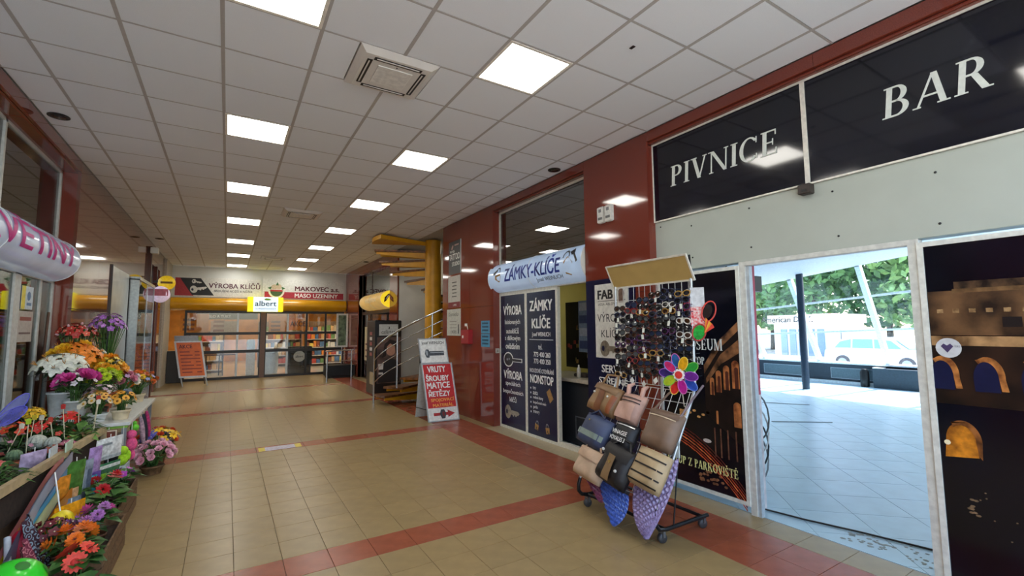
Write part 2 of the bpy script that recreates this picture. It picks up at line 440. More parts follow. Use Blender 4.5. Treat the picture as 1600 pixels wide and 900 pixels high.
# air conditioning cassettes
ACW = M('#ddd9d2', .45, 0, .02, 10)
for k, (ax, ay) in enumerate(ac):
    t = thing('ceiling_air_conditioner', (ax, ay, CEIL), ['large white ceiling air conditioner cassette with four black slots, nearest one', 'white ceiling air conditioner cassette halfway along the hall', 'small-looking white air conditioner cassette far down the ceiling'][k], 'air conditioner', 'air conditioners in the ceiling')
    s = .62
    b = MB()
    v = [(ax,ay,CEIL-.004),(ax+s,ay,CEIL-.004),(ax+s,ay+s,CEIL-.004),(ax,ay+s,CEIL-.004)]
    v2 = [(ax+.05,ay+.05,CEIL-.035),(ax+s-.05,ay+.05,CEIL-.035),(ax+s-.05,ay+s-.05,CEIL-.035),(ax+.05,ay+s-.05,CEIL-.035)]
    v3 = [(x,y,CEIL+.03) for x,y,z in v]
    b.add(v3+v+v2, [(8,9,10,11)]+[(i,(i+1)%4,4+(i+1)%4,4+i) for i in range(4)]+[(4+i,4+(i+1)%4,8+(i+1)%4,8+i) for i in range(4)])
    b.build('casing', ACW, t)
    b = MB(); b.box((ax+.17,ay+.17,CEIL-.042),(ax+s-.17,ay+s-.17,CEIL-.034), .003); b.build('grille', M('#e2dfd8', .5), t)
    for q, (x0,y0,x1,y1) in enumerate(((.12,.075,.50,.115),(.12,.505,.50,.545),(.075,.12,.115,.50),(.505,.12,.545,.50))):
        o = MB().box((ax+x0,ay+y0,CEIL-.0375),(ax+x1,ay+y1,CEIL-.0345)).build('air_slot', BLACK, t)
        if x1-x0 > .1: MB().box((ax+x0+.02,ay+y0+.012,CEIL-.041),(ax+x1-.02,ay+y0+.022,CEIL-.037)).build('louvre', ACW, o)
        else: MB().box((ax+x0+.012,ay+y0+.02,CEIL-.041),(ax+x0+.022,ay+y1-.02,CEIL-.037)).build('louvre', ACW, o)
    MB().lathe([(.006,0),(.006,.004)], (ax+.31,ay+.14,CEIL-.039), 8).build('sensor', BLACK, t)
# recessed spots
for k, (x, y, lb) in enumerate([(-1.487, 6.02, 'round black recessed spot in the ceiling above the flower shop'), (-1.40, 13.07, 'small round black ceiling spot far along the left wall'), (3.655, 4.79, 'round black recessed ceiling spot above the locksmith window'), (3.632, 14.55, 'small round black ceiling spot far along the right wall')]):
    t = thing('ceiling_spot', (x, y, CEIL), lb, 'ceiling spot', 'black ceiling spots')
    MB().lathe([(.085,-.008),(.085,.0),(.055,.0)], (x,y,CEIL-.002), 20).build('spot_ring', BLACK, t)
    MB().lathe([(.04,-.006),(.055,-.010),(.05,-.012),(.0,-.012)], (x,y,CEIL-.002), 16).build('spot_lamp', M('#3c3a38', .2, .6), t)
box1('ceiling_speck', (2.52,2.30,CEIL-.004), (2.545,2.34,CEIL), BLACK, ce)

# ---------------------------------------------------------------- right side: granite piers and beam
REC = 3.93          # storefronts stand back behind the granite face
wr = structure('wall_right', MB().box((XR+.03, 3.36, 0), (XR+.4, 4.36, CEIL)).box((XR+.03, 6.76, 0), (XR+.4, 8.84, CEIL)).box((XR+.03, 11.93, 0), (XR+.4, 12.55, CEIL))
    .box((XR+.03, YB, 3.64), (XR+.4, 8.84, CEIL)).box((XR+.03, 11.9, 3.58), (XR+.4, YF, CEIL)).box((XR+.03, 16.2, 0), (XR+.4, YF, CEIL)), M('#4a2519', .5))
def gran(a, b, par=wr, m_=None): MB().box(a, b, .003).build('granite_panel', m_ or GRANITE, par)
gap = .003
for y0, y1, sp in ((3.33, 4.37, []), (6.73, 8.87, [7.62]), (11.9, 12.58, []), (16.2, YF, [17.1])):
    ys = [y0]+sp+[y1]
    for a, b in zip(ys, ys[1:]):
        gran((XR, a+gap/2, 0), (XR+.03, b-gap/2, 2.0)); gran((XR, a+gap/2, 2.0+gap), (XR+.03, b-gap/2, CEIL-.001))
for y in (3.33, 6.73):                       # returns of the piers that face the entrance
    gran((XR+.03, y, 0), (REC+.03, y+.03, CEIL-.14))
gran((XR+.03, 8.84, 0), (5.6, 8.87, CEIL-.001))
for a, b in ((YB, 0), (0, 1.65), (1.65, 3.33), (4.37, 5.55), (5.55, 6.73)):
    gran((XR, a+gap/2, 3.625), (XR+.03, b-gap/2, CEIL-.001)); gran((XR+.03, a+gap/2, 3.60), (REC+.06, b-gap/2, 3.625))
for a, b in ((12.58, 14.4), (14.4, 16.2)): gran((XR, a+gap/2, 3.46), (XR+.03, b-gap/2, CEIL-.001)); gran((XR+.03, a, 3.44), (REC, b, 3.46))
gran((XR+.03, 12.55, 0), (REC+.03, 12.58, CEIL-.2)); gran((XR+.03, 16.2, 0), (REC+.03, 16.23, 3.46))

# stair recess
structure('wall_stair_far', MB().box((XR+.05, 11.9, 0), (6.1, 12.0, CEIL)), M('#d9d6cd', .6, 0, .03, 5))
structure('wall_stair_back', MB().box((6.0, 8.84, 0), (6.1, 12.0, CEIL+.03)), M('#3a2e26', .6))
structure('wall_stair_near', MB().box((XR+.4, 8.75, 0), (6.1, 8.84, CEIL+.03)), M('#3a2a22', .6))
structure('floor_stair', MB().box((3.93, 8.75, -.2), (6.1, 12.0, -.001)), M('#8d7a58', .3))

t = thing('stair_fill_light', (5.2, 10.9, CEIL-.03), 'added flat fill light under the ceiling of the stair recess', 'light')  # added panel, hidden from view, to brighten the pale wall behind the stair
MB().box((4.9,10.6,CEIL-.02),(5.5,11.2,CEIL-.012)).build('diffuser', M('#fff4e0', .5, emit=6), t); frame_rect(MB(), PL((0,0,CEIL-.025),(1,0,0),(0,1,0)), 4.87,10.57,5.53,11.23,.03,0,.02).build('light_frame', WHITE, t)
# ---------------------------------------------------------------- left side
RECL = -1.80
wl = structure('wall_left', MB().box((XL-.4, 7.58, 0), (XL-.03, 13.5, CEIL)).box((XL-.4, YB, 3.66), (XL-.03, 7.58, CEIL)).box((XL-.4, 15.6, 0), (XL-.03, YF, CEIL)).box((XL-.4, 13.5, 3.3), (XL-.03, 15.6, CEIL)).box((XL-.4,YB,0),(XL-.03,2.2,CEIL)), M('#3a1e15', .5))
for a, b in ((7.55, 8.8), (8.8, 10.05), (10.05, 11.3), (11.3, 12.4), (12.4, 13.5)):
    for z0, z1 in ((0, 1.9), (1.9, CEIL-.001)):
        gran((XL-.03, a+gap/2, z0+gap), (XL, b-gap/2, z1), wl, GRANITE_L)
gran((RECL-.03, 7.55, 0), (XL-.03, 7.58, CEIL-.14), wl)
for a, b in ((YB, .6), (.6, 2.2), (2.2, 3.98), (3.98, 5.76), (5.76, 7.55)):
    gran((XL-.03, a+gap/2, 3.60), (XL, b-gap/2, CEIL-.001), wl); gran((RECL-.06, a+gap/2, 3.575), (XL-.03, b-gap/2, 3.60), wl)
gran((XL-.03, YB, 0), (XL, 2.2, 3.6), wl)
gran((XL-.03, 13.5, 3.25), (XL, 15.6, CEIL-.001), wl, GRANITE_L); gran((XL-.03, 15.6, 0), (XL, 16.6, CEIL-.001), wl, GRANITE_L)
# pale corner column at the far left and its dark neighbour
structure('trim_1', MB().box((XL, 16.6, 0), (XL+.05, YF, CEIL-.001), .004), M('#bdb6a6', .5))
structure('trim_2', MB().box((XL-.02, 13.42, 0), (XL+.06, 13.56, CEIL-.14), .006).box((XL-.02, 14.5, 0), (XL+.06, 14.62, 3.25), .006), M('#47231a', .2))
# ================================================================ bar beside the hall (right foreground)
BX = 3.90
pb = wall_r(BX)
wb = structure('wall_bar_front', MB().box((BX+.002, YB, 2.74), (BX+.12, 3.33, 3.62)).box((BX, YB, 2.19), (BX+.12, 3.33, 2.735), .003), M('#b6beb4', .5, 0, .025, 4))
for y, z in ((3.26,2.68),(3.26,2.27),(2.88,2.30),(2.88,2.62),(2.28,2.66),(2.28,2.31),(1.62,2.64),(1.60,2.29),(1.02,2.61),(1.02,2.27)):
    MB().lathe([(.008,0),(.008,.003),(.0,.004)], (BX-.0005,y,z), 8, axis=Vector((-1,0,0))).build('screw_head', BLACK, wb)
# fascia sign
t = thing('bar_sign', (BX, 1.2, 2.74), 'long dark navy fascia sign reading PIVNICE and BAR above white panel', 'sign')
for y0, y1 in ((1.795, 3.32), (YB, 1.765)):
    slab(MB(), pb, -y1, 2.745, -y0, 3.585, .002, .012).build('sign_panel', M('#0a0d1c', .08, 0, .2, 3, coat=.3), t)
b = MB(); slab(b, pb, -3.33, 2.735, -YB, 2.748, 0, .02); slab(b, pb, -3.33, 3.583, -YB, 3.60, 0, .02); slab(b, pb, -3.33, 2.748, -3.318, 3.583, 0, .02); slab(b, pb, -1.797, 2.748, -1.763, 3.583, 0, .022)
b.build('sign_frame', M('#e9e6da', .4), t)
SIL = M('#dfe6df', .4, 0, .05, 40)
serif_text('PIVNICE', pb, -3.10, 3.075, -1.995, 3.285, SIL, t, .013, .06)
serif_text('BAR', pb, -1.272, 3.06, -.715, 3.275, SIL, t, .013, .10)
b = MB().box((BX-.07, 1.745, 2.655), (BX, 1.835, 2.735), .006); o = b.build('door_sensor', M('#2c211d', .35), None, label='small dark brown box sensor under the middle of the bar sign', cat='sensor')
MB().box((BX-.073, 1.77, 2.67), (BX-.07, 1.81, 2.69)).build('sensor_lens', BLACK, o)
# door frame
dF = structure('door_1', MB().box((BX-.012, 2.345, 0), (BX+.06, 2.40, 2.19), .004).box((BX-.012, 1.135, 0), (BX+.06, 1.195, 2.19), .004).box((BX-.012, 1.195, 2.15), (BX+.06, 2.345, 2.19), .004), M('#d7d9d2', .4))
MB().box((BX+.0, 2.315, 0), (BX+.05, 2.343, 2.15)).build('door_leaf_edge', M('#c9d4da', .3, .3), dF)
# posters on both sides of the opening
def stone(h1, h2, sc_=9): return M(h1, .35, 0, .2, sc_, dark=h2, detail=8)
def poster(name, y0, y1, z0, z1, label):
    t = thing(name, (BX, (y0+y1)/2, z0), label, 'poster')
    slab(MB(), pb, -y1, z0, -y0, z1, 0, .012).build('poster_sheet', M('#0a0c18', .16, 0, .3, 2), t)
    b = MB(); frame_rect(b, pb, -y1-.03, z0-.03, -y0+.03, z1+.03, .032, -.001, .022); b.build('poster_frame', M('#dfe2da', .4), t)
    return t
t = poster('bar_poster', 2.43, 3.29, .10, 2.13, 'tall night poster of a lit ruin and traffic lights beside the bar opening')
P = lambda a, b: (-a, b)
BR = stone('#9a6a45', '#2a1a14'); OR = stone('#d88a4e', '#6b3620'); GL = M('#c79a66', .4, 0, .3, 30); 
d = .0125
def arch(cx, z0, w, h): return [(cx-w/2, z0)]+ell(cx, z0+h-w/2, w/2, w/2, 8, PI, 0)+[(cx+w/2, z0)]
# curved outer wall of the ruin, rising to the right edge
flat('poster_ruin', pb, [[(-2.80,.80),(-2.435,.55),(-2.435,1.66),(-2.50,1.60),(-2.62,1.49),(-2.72,1.38),(-2.80,1.25)]], M('#1b1110', .4, 0, .5, 12, dark='#0c0908'), t, d)
flat('poster_cornice', pb, [[(-2.435,1.66),(-2.435,1.58),(-2.62,1.42),(-2.80,1.17),(-2.80,1.25),(-2.62,1.50)],[(-2.435,1.50),(-2.435,1.38),(-2.62,1.27),(-2.78,1.08),(-2.78,1.13),(-2.62,1.36)]], BR, t, d+.0012)
flat('poster_arch', pb, [arch(x, z, w, h) for x, z, w, h in ((-2.72,.98,.045,.16),(-2.65,1.01,.055,.2),(-2.57,1.04,.06,.22),(-2.48,1.06,.07,.25),(-2.48,.72,.07,.22),(-2.68,.72,.02,.12))], OR, t, d+.0024, sep=True)
flat('poster_arch_core', pb, [arch(x, z, w, h) for x, z, w, h in ((-2.715,.98,.02,.12),(-2.645,1.01,.026,.15),(-2.565,1.04,.03,.17),(-2.472,1.06,.035,.19))], M('#5a2c1e', .5), t, d+.0034)
flat('poster_column', pb, [rect(x, .42, x+.014, .68) for x in (-2.72,-2.66,-2.59,-2.51)], M('#6d4634', .5, 0, .4, 30), t, d+.0024)
flat('poster_street_lights', pb, [ell(-2.98+.05*i, .78+.03*math.sin(i*2.1), .02, .012, 8) for i in range(5)]+[rect(-3.10,.70,-3.02,.80)], M('#e0a35c', .5, 0, .4, 60), t, d, sep=True)
flat('poster_car', pb, [ell(-2.80,.545,.045,.018,10)], M('#d8cfc6', .5), t, d)
for k, (c, zz) in enumerate((('#b8431f', 0), ('#7d2a18', .03), ('#d8703a', -.03), ('#932f1a', -.06), ('#5b2015', .065), ('#c9552b', -.085))):
    top = [(-3.28+.085*i, .62+zz-.0042*i*i-.008*i) for i in range(11)]
    flat('poster_light_trail', pb, [[top[i], top[i+1], (top[i+1][0], top[i+1][1]-.016), (top[i][0], top[i][1]-.008)] for i in range(10)], M(c, .5, 0, .35, 20), t, d+.0004*k)
b = flat('poster_bush', pb, [ell(-2.90+.035*R.random()*8, .16+.12*R.random(), .018, .012, 6) for i in range(22)], M('#8a5a3a', .5, 0, .4, 40), t, d); b['kind'] = 'stuff'
GLT = M('#e6e9e4', .45, 0, .05, 40)
serif_text('COLOSEUM', pb, -3.15, 1.395, -2.595, 1.50, GLT, t, d+.003)
serif_text('NONSTOP', pb, -3.10, 1.255, -2.79, 1.325, GLT, t, d+.003)
serif_text('VSTUP Z PARKOVIŠTĚ', pb, -3.27, .27, -2.50, .345, M('#e9e59a', .45), t, d+.004)
text('PŘEROV', pb, -2.89, 1.655, -2.73, 1.685, GLT, t, 0, 0, d+.003)
text('1892', pb, -3.02, 1.93, -2.80, 1.99, M('#b9bdc4', .45), t, 0, 0, d+.003)
flat('poster_emblem', pb, [[(-3.0,1.90),(-2.88,1.90),(-2.88,1.78),(-2.94,1.70),(-3.0,1.78)]], M('#a8242c', .4), t, d)
serif_text('R', pb, -2.86, 1.70, -2.73, 1.86, M('#c99a94', .4), t, d+.003)
# right poster
t = poster('ruin_poster', -1.4, 1.115, .02, 2.13, 'huge dark poster of a floodlit arcade ruin at the right edge')
flat('poster_wall', pb, [rect(-1.11,1.55,1.4,1.83)], stone('#6e5034', '#20150f', 5), t, d)
flat('poster_ledge', pb, [rect(-1.11,1.485,1.4,1.545)], stone('#b48d60', '#5f4429', 7), t, d+.0012)
flat('poster_cornice', pb, [rect(-.99,1.815,1.4,1.84)], stone('#8a6a44', '#4a3420', 8), t, d+.0014)
flat('poster_upper_wall', pb, [rect(-.98,1.84,1.4,1.885)], stone('#57402b', '#150e0b', 18), t, d)
flat('poster_corbel', pb, [rect(-1.07+.075*i,1.69,-1.04+.075*i,1.715) for i in range(32)], stone('#a98a60', '#6f5233', 30), t, d+.002, sep=True)
flat('poster_window', pb, [rect(-.78,1.60,-.70,1.66)], M('#140f10', .4), t, d+.002)
flat('poster_lower_wall', pb, [rect(-1.11,1.12,1.4,1.485)], stone('#2c1b12', '#0e0908', 6), t, d)
for k in range(10):
    cx = -1.115+.20*k+.05
    flat('poster_arch', pb, [[(cx-.05,1.40)]+ell(cx,1.30,.075,.12,12,2.1,-.1)+[(cx+.085,1.22),(cx+.055,1.22)]+ell(cx-.008,1.29,.055,.10,10,0,2.1)], stone('#c98444', '#6b3a1a', 14), t, d+.002)
    flat('poster_arch_sky', pb, [[(cx-.06,1.21)]+ell(cx-.008,1.29,.055,.10,10,PI,0)+[(cx+.05,1.21)]], M('#141b3e', .3), t, d+.0014)
flat('poster_lit_arch', pb, [[(-1.09,.79)]+ell(-1.01,.90,.07,.11,12,PI,0)+[(-.935,.81)]], stone('#d88a26', '#6b360e', 12), t, d+.001)
flat('poster_lit_arch_edge', pb, [[(-1.05,1.01)]+ell(-1.0,.90,.085,.125,12,2.2,-.2)+[(-.92,.80),(-.935,.82)]+ell(-1.005,.90,.062,.095,10,0,2.2)], stone('#9a6030', '#4f2c14', 14), t, d+.002)
flat('poster_lamp_glow', pb, [ell(-1.075,.88,.016,.016,10)], M('#fff0c8', .5), t, d+.003)
b = flat('poster_speckle', pb, [ell(R.uniform(-1.0,.3), R.uniform(.25,.72), .005, .004, 6) for i in range(24)]+[ell(-1.0+.04*R.random(), .45+.12*R.random(), .012, .007, 6) for i in range(9)], M('#7a6448', .5, 0, .4, 40), t, d); b['kind'] = 'stuff'
o = MB().lathe([(.062,0),(.062,.002)], pb.p(-1.03,1.47,.0155), 20, axis=pb.n).build('round_sticker', M('#cfd3d6', .3, 0, .1, 20), None, label='round silver sticker with a flag heart on the right ruin poster', cat='sticker')
flat('sticker_heart', pb, [[(-1.066,1.48),(-1.052,1.497),(-1.036,1.485),(-1.02,1.497),(-1.006,1.48),(-1.036,1.44)]], M('#4a3f66', .4), o, .0176)
text('ČESKO', pb, -1.0, 1.475, -.975, 1.49, M('#3a3f58', .4), o, 0, 0, .0178)

# bar room
BF = -.004
bfl = structure('floor_bar', MB().box((3.93, YB, -.2), (14.9, 9.2, -.008)), M('#8d979b', .7))
s_ = .46; ang = math.radians(45)
ca, sa = math.cos(ang), math.sin(ang)
def clip_poly(poly, inside, inter):
    out = []
    for i in range(len(poly)):
        a, b_ = poly[i], poly[(i+1)%len(poly)]
        if inside(a): out.append(a)
        if inside(a) != inside(b_): out.append(inter(a, b_))
    return out
bt = []
for i in range(-14, 42):
    for j in range(-26, 22):
        q = [(i*s_+.002, j*s_+.002), ((i+1)*s_-.002, j*s_+.002), ((i+1)*s_-.002, (j+1)*s_-.002), (i*s_+.002, (j+1)*s_-.002)]
        q = [(4+x*ca-y*sa, x*sa+y*ca) for x, y in q]
        for ax_, lim, sg in ((0, 3.94, 1), (0, 14.7, -1), (1, YB, 1), (1, 8.9, -1)):
            if not q: break
            f_in = lambda p, a=ax_, l=lim, g=sg: g*(p[a]-l) >= 0
            def f_it(p, r, a=ax_, l=lim):
                k = (l-p[a])/(r[a]-p[a]); return (p[0]+(r[0]-p[0])*k, p[1]+(r[1]-p[1])*k)
            q = clip_poly(q, f_in, f_it)
        if len(q) < 3: continue
        cx = sum(p[0] for p in q)/len(q); cy = sum(p[1] for p in q)/len(q); p = screen((cx, cy, 0))
        seen = p is not None and 1150 < p[0] < 1500 and p[1] < 930
        bt.append((not seen, cx*cx+cy*cy, q, len(q) == 4, cx, cy))
bt.sort(key=lambda a: a[:2])
far = MB(); full = None
for k, (ns, dd, q, four, cx, cy) in enumerate(bt):
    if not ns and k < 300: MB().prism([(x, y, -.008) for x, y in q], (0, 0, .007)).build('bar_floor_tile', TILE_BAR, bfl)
    else: far.prism([(x, y, -.008) for x, y in q], (0, 0, .007))
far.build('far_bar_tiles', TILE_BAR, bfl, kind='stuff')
# marks on the bar floor
DIRT = M('#8b9296', .8, 0, .2, 50)
for k, (x0,y0,x1,y1,w) in enumerate(((9.7,5.62,10.15,4.9,.03),(7.9,4.43,8.65,3.84,.03))):
    MB().bar((x0,y0,.004),(x1,y1,.004),w,.006).build('floor_strip', M('#6d7a78', .5), None, label=['dark strip lying on the bar floor near the post', 'dark strip lying on the bar floor nearer the opening'][k], cat='strip')
b = MB(); 
for i in range(60):
    x = 4.05+.28*R.random(); y = 1.25+.55*R.random(); r_ = .008+.012*R.random()
    b.lathe([(r_,0),(r_*.8,.002)], (x,y,-.0005), 6)
b.build('glue_marks', M('#9aa29f', .8), None, label='patch of grey glue residue on the bar threshold', cat='stain', kind='stuff')
pts = [(4.02,2.46,.006),(4.1,2.40,.006),(4.16,2.1,.006),(4.27,1.75,.006),(4.33,1.5,.006),(4.40,1.2,.006),(4.5,.6,.006)]
MB().tube(pts, .007, 6).build('floor_cable', BLACK, None, label='thin black cable lying across the bar floor inside the opening', cat='cable')
# shell of the bar: sloping ceiling, side walls, parapet, leaning glass front
def cz(y): return 2.77+(7.7-y)*.115
BW = M('#aab3ba', .6, 0, .03, 4)
bc = structure('ceiling_bar', MB().add([(4.02,YB,cz(YB)),(4.02,9.0,cz(9)),(13.2,9.0,cz(9)),(13.2,YB,cz(YB))]+[(4.02,YB,cz(YB)+.3),(4.02,9.0,cz(9)+.3),(13.2,9.0,cz(9)+.3),(13.2,YB,cz(YB)+.3)], [(0,1,2,3),(7,6,5,4),(0,4,5,1),(1,5,6,2),(2,6,7,3),(3,7,4,0)]), M('#a9b0b6', .6))
for x, y in ((6.2,2.1),(8.0,4.1),(9.8,4.2)): MB().lathe([(.06,0),(.06,.012)], (x,y,cz(y)-.014), 12).build('bar_spot', M('#e8e8e4', .4), bc)
structure('wall_bar_left', MB().box((4.05, 8.9, 0), (14.9, 9.05, 3.4)), M('#8f99a3', .6))
structure('wall_bar_near', MB().box((4.05, YB-.1, 0), (14.9, YB, 3.9)), M('#b5bcc0', .6))
structure('wall_bar_inner', MB().box((4.02, 3.33, 0), (4.14, 4.26, 3.7)).box((4.02, 4.2, 0), (6.5, 4.26, 3.7)).box((6.45, 4.2, 0), (6.5, 9.0, 3.7)), M('#c8cdd0', .6))
t3 = structure('trim_3', MB().box((4.05, 2.40, 0), (4.13, 2.43, 1.0)), M('#d9d3d4', .6, 0, .2, 9))
MB().box((4.05, 2.40, 1.0), (4.13, 2.43, 2.6)).build('painted_band', M('#c4576a', .6, 0, .15, 9), t3)
structure('column_bar', MB().lathe([(.085,0),(.085,cz(6.15)+.02)], (12.63, 6.15, 0), 20), M('#2a3646', .35))
pw = structure('wall_parapet', MB().box((14.55, YB, 0), (14.85, 8.9, .55)), M('#2f3b47', .55))
for a, b_ in ((8.3,7.0),(6.4,5.2),(4.3,2.9)): 
    b = MB(); frame_rect(b, wall_r(14.55), -a, .14, -b_, .44, .02, 0, .02); b.build('panel_frame', M('#8f9ba3', .4), pw); MB().box((14.53,a-.02,.16),(14.55,b_+.02,.42)).build('parapet_panel', M('#5b6f78', .4), pw)
structure('trim_4', MB().box((14.40, YB, .55), (14.9, 8.9, .59)).box((14.38, YB, 0), (14.55, 8.9, .08)), M('#dfe3e4', .4))
box1('low_cabinet', (14.25, 4.35, 0), (14.52, 5.3, .50), M('#33414c', .5), None, .01, label='dark grey low cabinet against the window parapet in the bar', cat='cabinet')
box1('paper_sheet', (14.2, 5.06, .501), (14.4, 5.28, .52), INK, None, label='white crumpled paper on the dark cabinet by the bar windows', cat='paper')
MB().lathe([(.09,0),(.10,.05),(.10,.38),(.07,.44),(.07,.46),(.0,.46)], (14.3, 5.5, 0), 12).build('small_bin', BLACK, None, label='small black bin beside the low cabinet in the bar', cat='bin')
# leaning glazing: bottom X 14.65 at z .59, top X 13.2 at the ceiling
w1 = thing('window_1', (14.6, 5, .59), None, None); w1['kind'] = 'structure'
FRM = M('#e9eeef', .4)
ys = [8.75, 8.27, 6.68, 5.05, 3.4, 1.7, 0.0, -1.5]
def gp(y, k, off=0): return Vector((14.62+(13.22-14.62)*k+off, y, .59+(cz(y)-.59)*k))
for a, b_ in zip(ys, ys[1:]):
    for k0, k1 in ((0,.36),(.36,.70),(.70,1)):
        MB().add([gp(a,k0),gp(b_,k0),gp(b_,k1),gp(a,k1)], [(0,1,2,3)]).build('pane', GLASS2, w1)
    for k in (.36, .70): MB().bar(gp(a,k,-.01), gp(b_,k,-.01), .05, .05).build('transom', FRM, w1)
for y in ys: MB().bar(gp(y,-.01,-.02), gp(y,1,-.02), .11, .13).build('mullion', FRM, w1)
MB().box((4.2,2.5,1.95),(4.42,2.72,2.1)).build('wall_speaker', BLACK, None, label='small black speaker high on the wall inside the bar', cat='speaker')
for q in range(4):
    c = [(4.22+.02*q, 2.52+.13*math.cos(a*PI/8)+.02*q, .78+.22*math.sin(a*PI/8)-.13*q) for a in range(17)]
    MB().tube(c, .008, 6).build('cable_coil', [M('#5b6468', .4), M('#cfd6d8', .3), M('#30383c', .4), M('#88949a', .4)][q], None, label=['grey cable loop hanging uppermost inside the bar doorway', 'white cable loop hanging second from top in the doorway', 'black cable loop hanging third from top in the doorway', 'pale grey cable loop hanging lowest inside the doorway'][q], cat='cable', group='cable loops by the bar door')

# ---------------------------------------------------------------- outside the bar
GZ = -.46
structure('ground_outside', MB().box((14.9, -60, GZ-.2), (110, 80, GZ)), M('#b9b6ae', .8, 0, .1, 2))
structure('ground_entrance', MB().box((-40, -60, -.25), (14.9, YB, -.02)), M('#a9a69e', .8, 0, .1, 2))
# kiosk with curved awning
t = thing('drinks_kiosk', (30, 13.4, GZ), 'white drinks kiosk with lettered fascia and striped awning outside', 'kiosk')
kp = PL((28, 13.6, 0), (0,-1,0), (0,0,1))
MB().box((28.1, 11.9, GZ), (31, 15.3, 1.75)).build('kiosk_body', M('#cfd4d6', .5), t)
MB().box((27.8, 11.7, 1.72), (31.2, 15.5, 2.22), .02).build('fascia', M('#e7e3dc', .5), t)
text('American Drink', wall_r(27.79), -15.9, 1.80, -12.95, 2.14, BLACK, t, .02, .1)
for i in range(5): MB().box((28.05, 14.9-.5*i, -.1), (28.1, 14.55-.5*i, 1.4)).build('kiosk_window', M('#6d8ea5', .2), t)
b = MB()
for i in range(8): b.mat(M('#d0707c', .6) if i % 2 else M('#eee6e2', .6)); b.add([(27.75,12.9-.15*i,2.25),(27.75,12.75-.15*i,2.25),(27.0,12.75-.15*i,1.85),(27.0,12.9-.15*i,1.85)], [(0,1,2,3)])
b.build('awning', None, t)
MB().box((28.4, 10.9, GZ), (30.5, 11.85, 1.4)).build('side_store', M('#e9ecec', .6), t)
# parked cars
def car(x, y, rz, label, paint):
    t = thing('parked_car', (x, y, GZ), label, 'car', 'cars parked outside', rz)
    inv = W[t]
    prof = [(-2.0,.30),(-2.05,.62),(-1.95,.85),(-1.25,.95),(-.75,1.38),(-.3,1.48),(.9,1.48),(1.55,1.30),(1.85,.95),(2.0,.85),(2.05,.5),(2.0,.30)]
    b = MB(); n = len(prof); vs = []
    for yy, s in ((-.84,1),(-.70,1),(.70,1),(.84,1)):
        for a, z in prof:
            k = 0 if abs(yy) < .8 else (.0 if z < .9 else .12)
            vs.append(inv@Vector((a, yy*(1-k), z)))
    fs = [(r*n+i, r*n+(i+1)%n, (r+1)*n+(i+1)%n, (r+1)*n+i) for r in range(3) for i in range(n)]+[tuple(range(n))[::-1], tuple(range(3*n,4*n))]
    b.add(vs, fs); b.build('car_body', paint, t)
    for sgn in (-1, 1):
        for q in ([(-1.05,.98),(-.68,1.34),(-.05,1.40),(-.05,.98)], [(.02,.98),(.02,1.40),(.8,1.40),(.85,.98)], [(.92,.98),(.88,1.40),(1.35,1.28),(1.6,.98)]):
            MB().prism([inv@Vector((a, sgn*.745*(1 if z > 1.2 else 1.0), z)) for a, z in q], (inv.to_3x3()@Vector((0, sgn*.02, 0)))).build('side_window', M('#7fb4bf', .1), t)
        for wx in (-1.25, 1.25):
            o = MB().lathe([(.31,-.09),(.31,.09),(.2,.1)], inv@Vector((wx, sgn*.78, .31)), 18, axis=inv.to_3x3()@Vector((0,sgn,0))).build('wheel', M('#2b2d33', .6), t)
            MB().lathe([(.19,0),(.17,.02),(.0,.03)], inv@Vector((wx, sgn*.885, .31)), 12, axis=inv.to_3x3()@Vector((0,sgn,0))).build('wheel_hub', M('#aeb6bd', .3, .6), o)
    MB().prism([inv@Vector(p) for p in ((-1.27,-.6,.97),(-1.27,.6,.97),(-.79,.55,1.38),(-.79,-.55,1.38))], (inv.to_3x3()@Vector((-.02,0,.015)))).build('windscreen', M('#86b8c4', .1), t)
    for sgn in (-.55, .55): MB().box((-2.07, sgn-.15, .62), (-2.0, sgn+.15, .76)).build('headlight', M('#d8dde0', .15), t) if rz == 0 else MB().sphere(inv@Vector((-2.0, sgn, .68)), .1, 8, 5).build('headlight', M('#d8dde0', .15), t)
car(26.3, 9.4, PI/2, 'white hatchback parked side-on beyond the bar windows', M('#eceff0', .25, 0, .02, 5, coat=.5))
car(26.3, 4.9, PI/2+.05, 'white car parked at the right, partly hidden by the opening edge', M('#e4e8ec', .25, 0, .02, 5, coat=.5))
structure('wall_outside', MB().box((24.0, 15.5, GZ), (24.4, 19, 5.5)), M('#e6e4df', .7))
MB().tube([(33,8.4,GZ),(33,8.4,7.5)], .09, 10).build('lamp_post', M('#c9ced1', .4), None, label='tall pale lamp post among the trees outside', cat='lamp post')
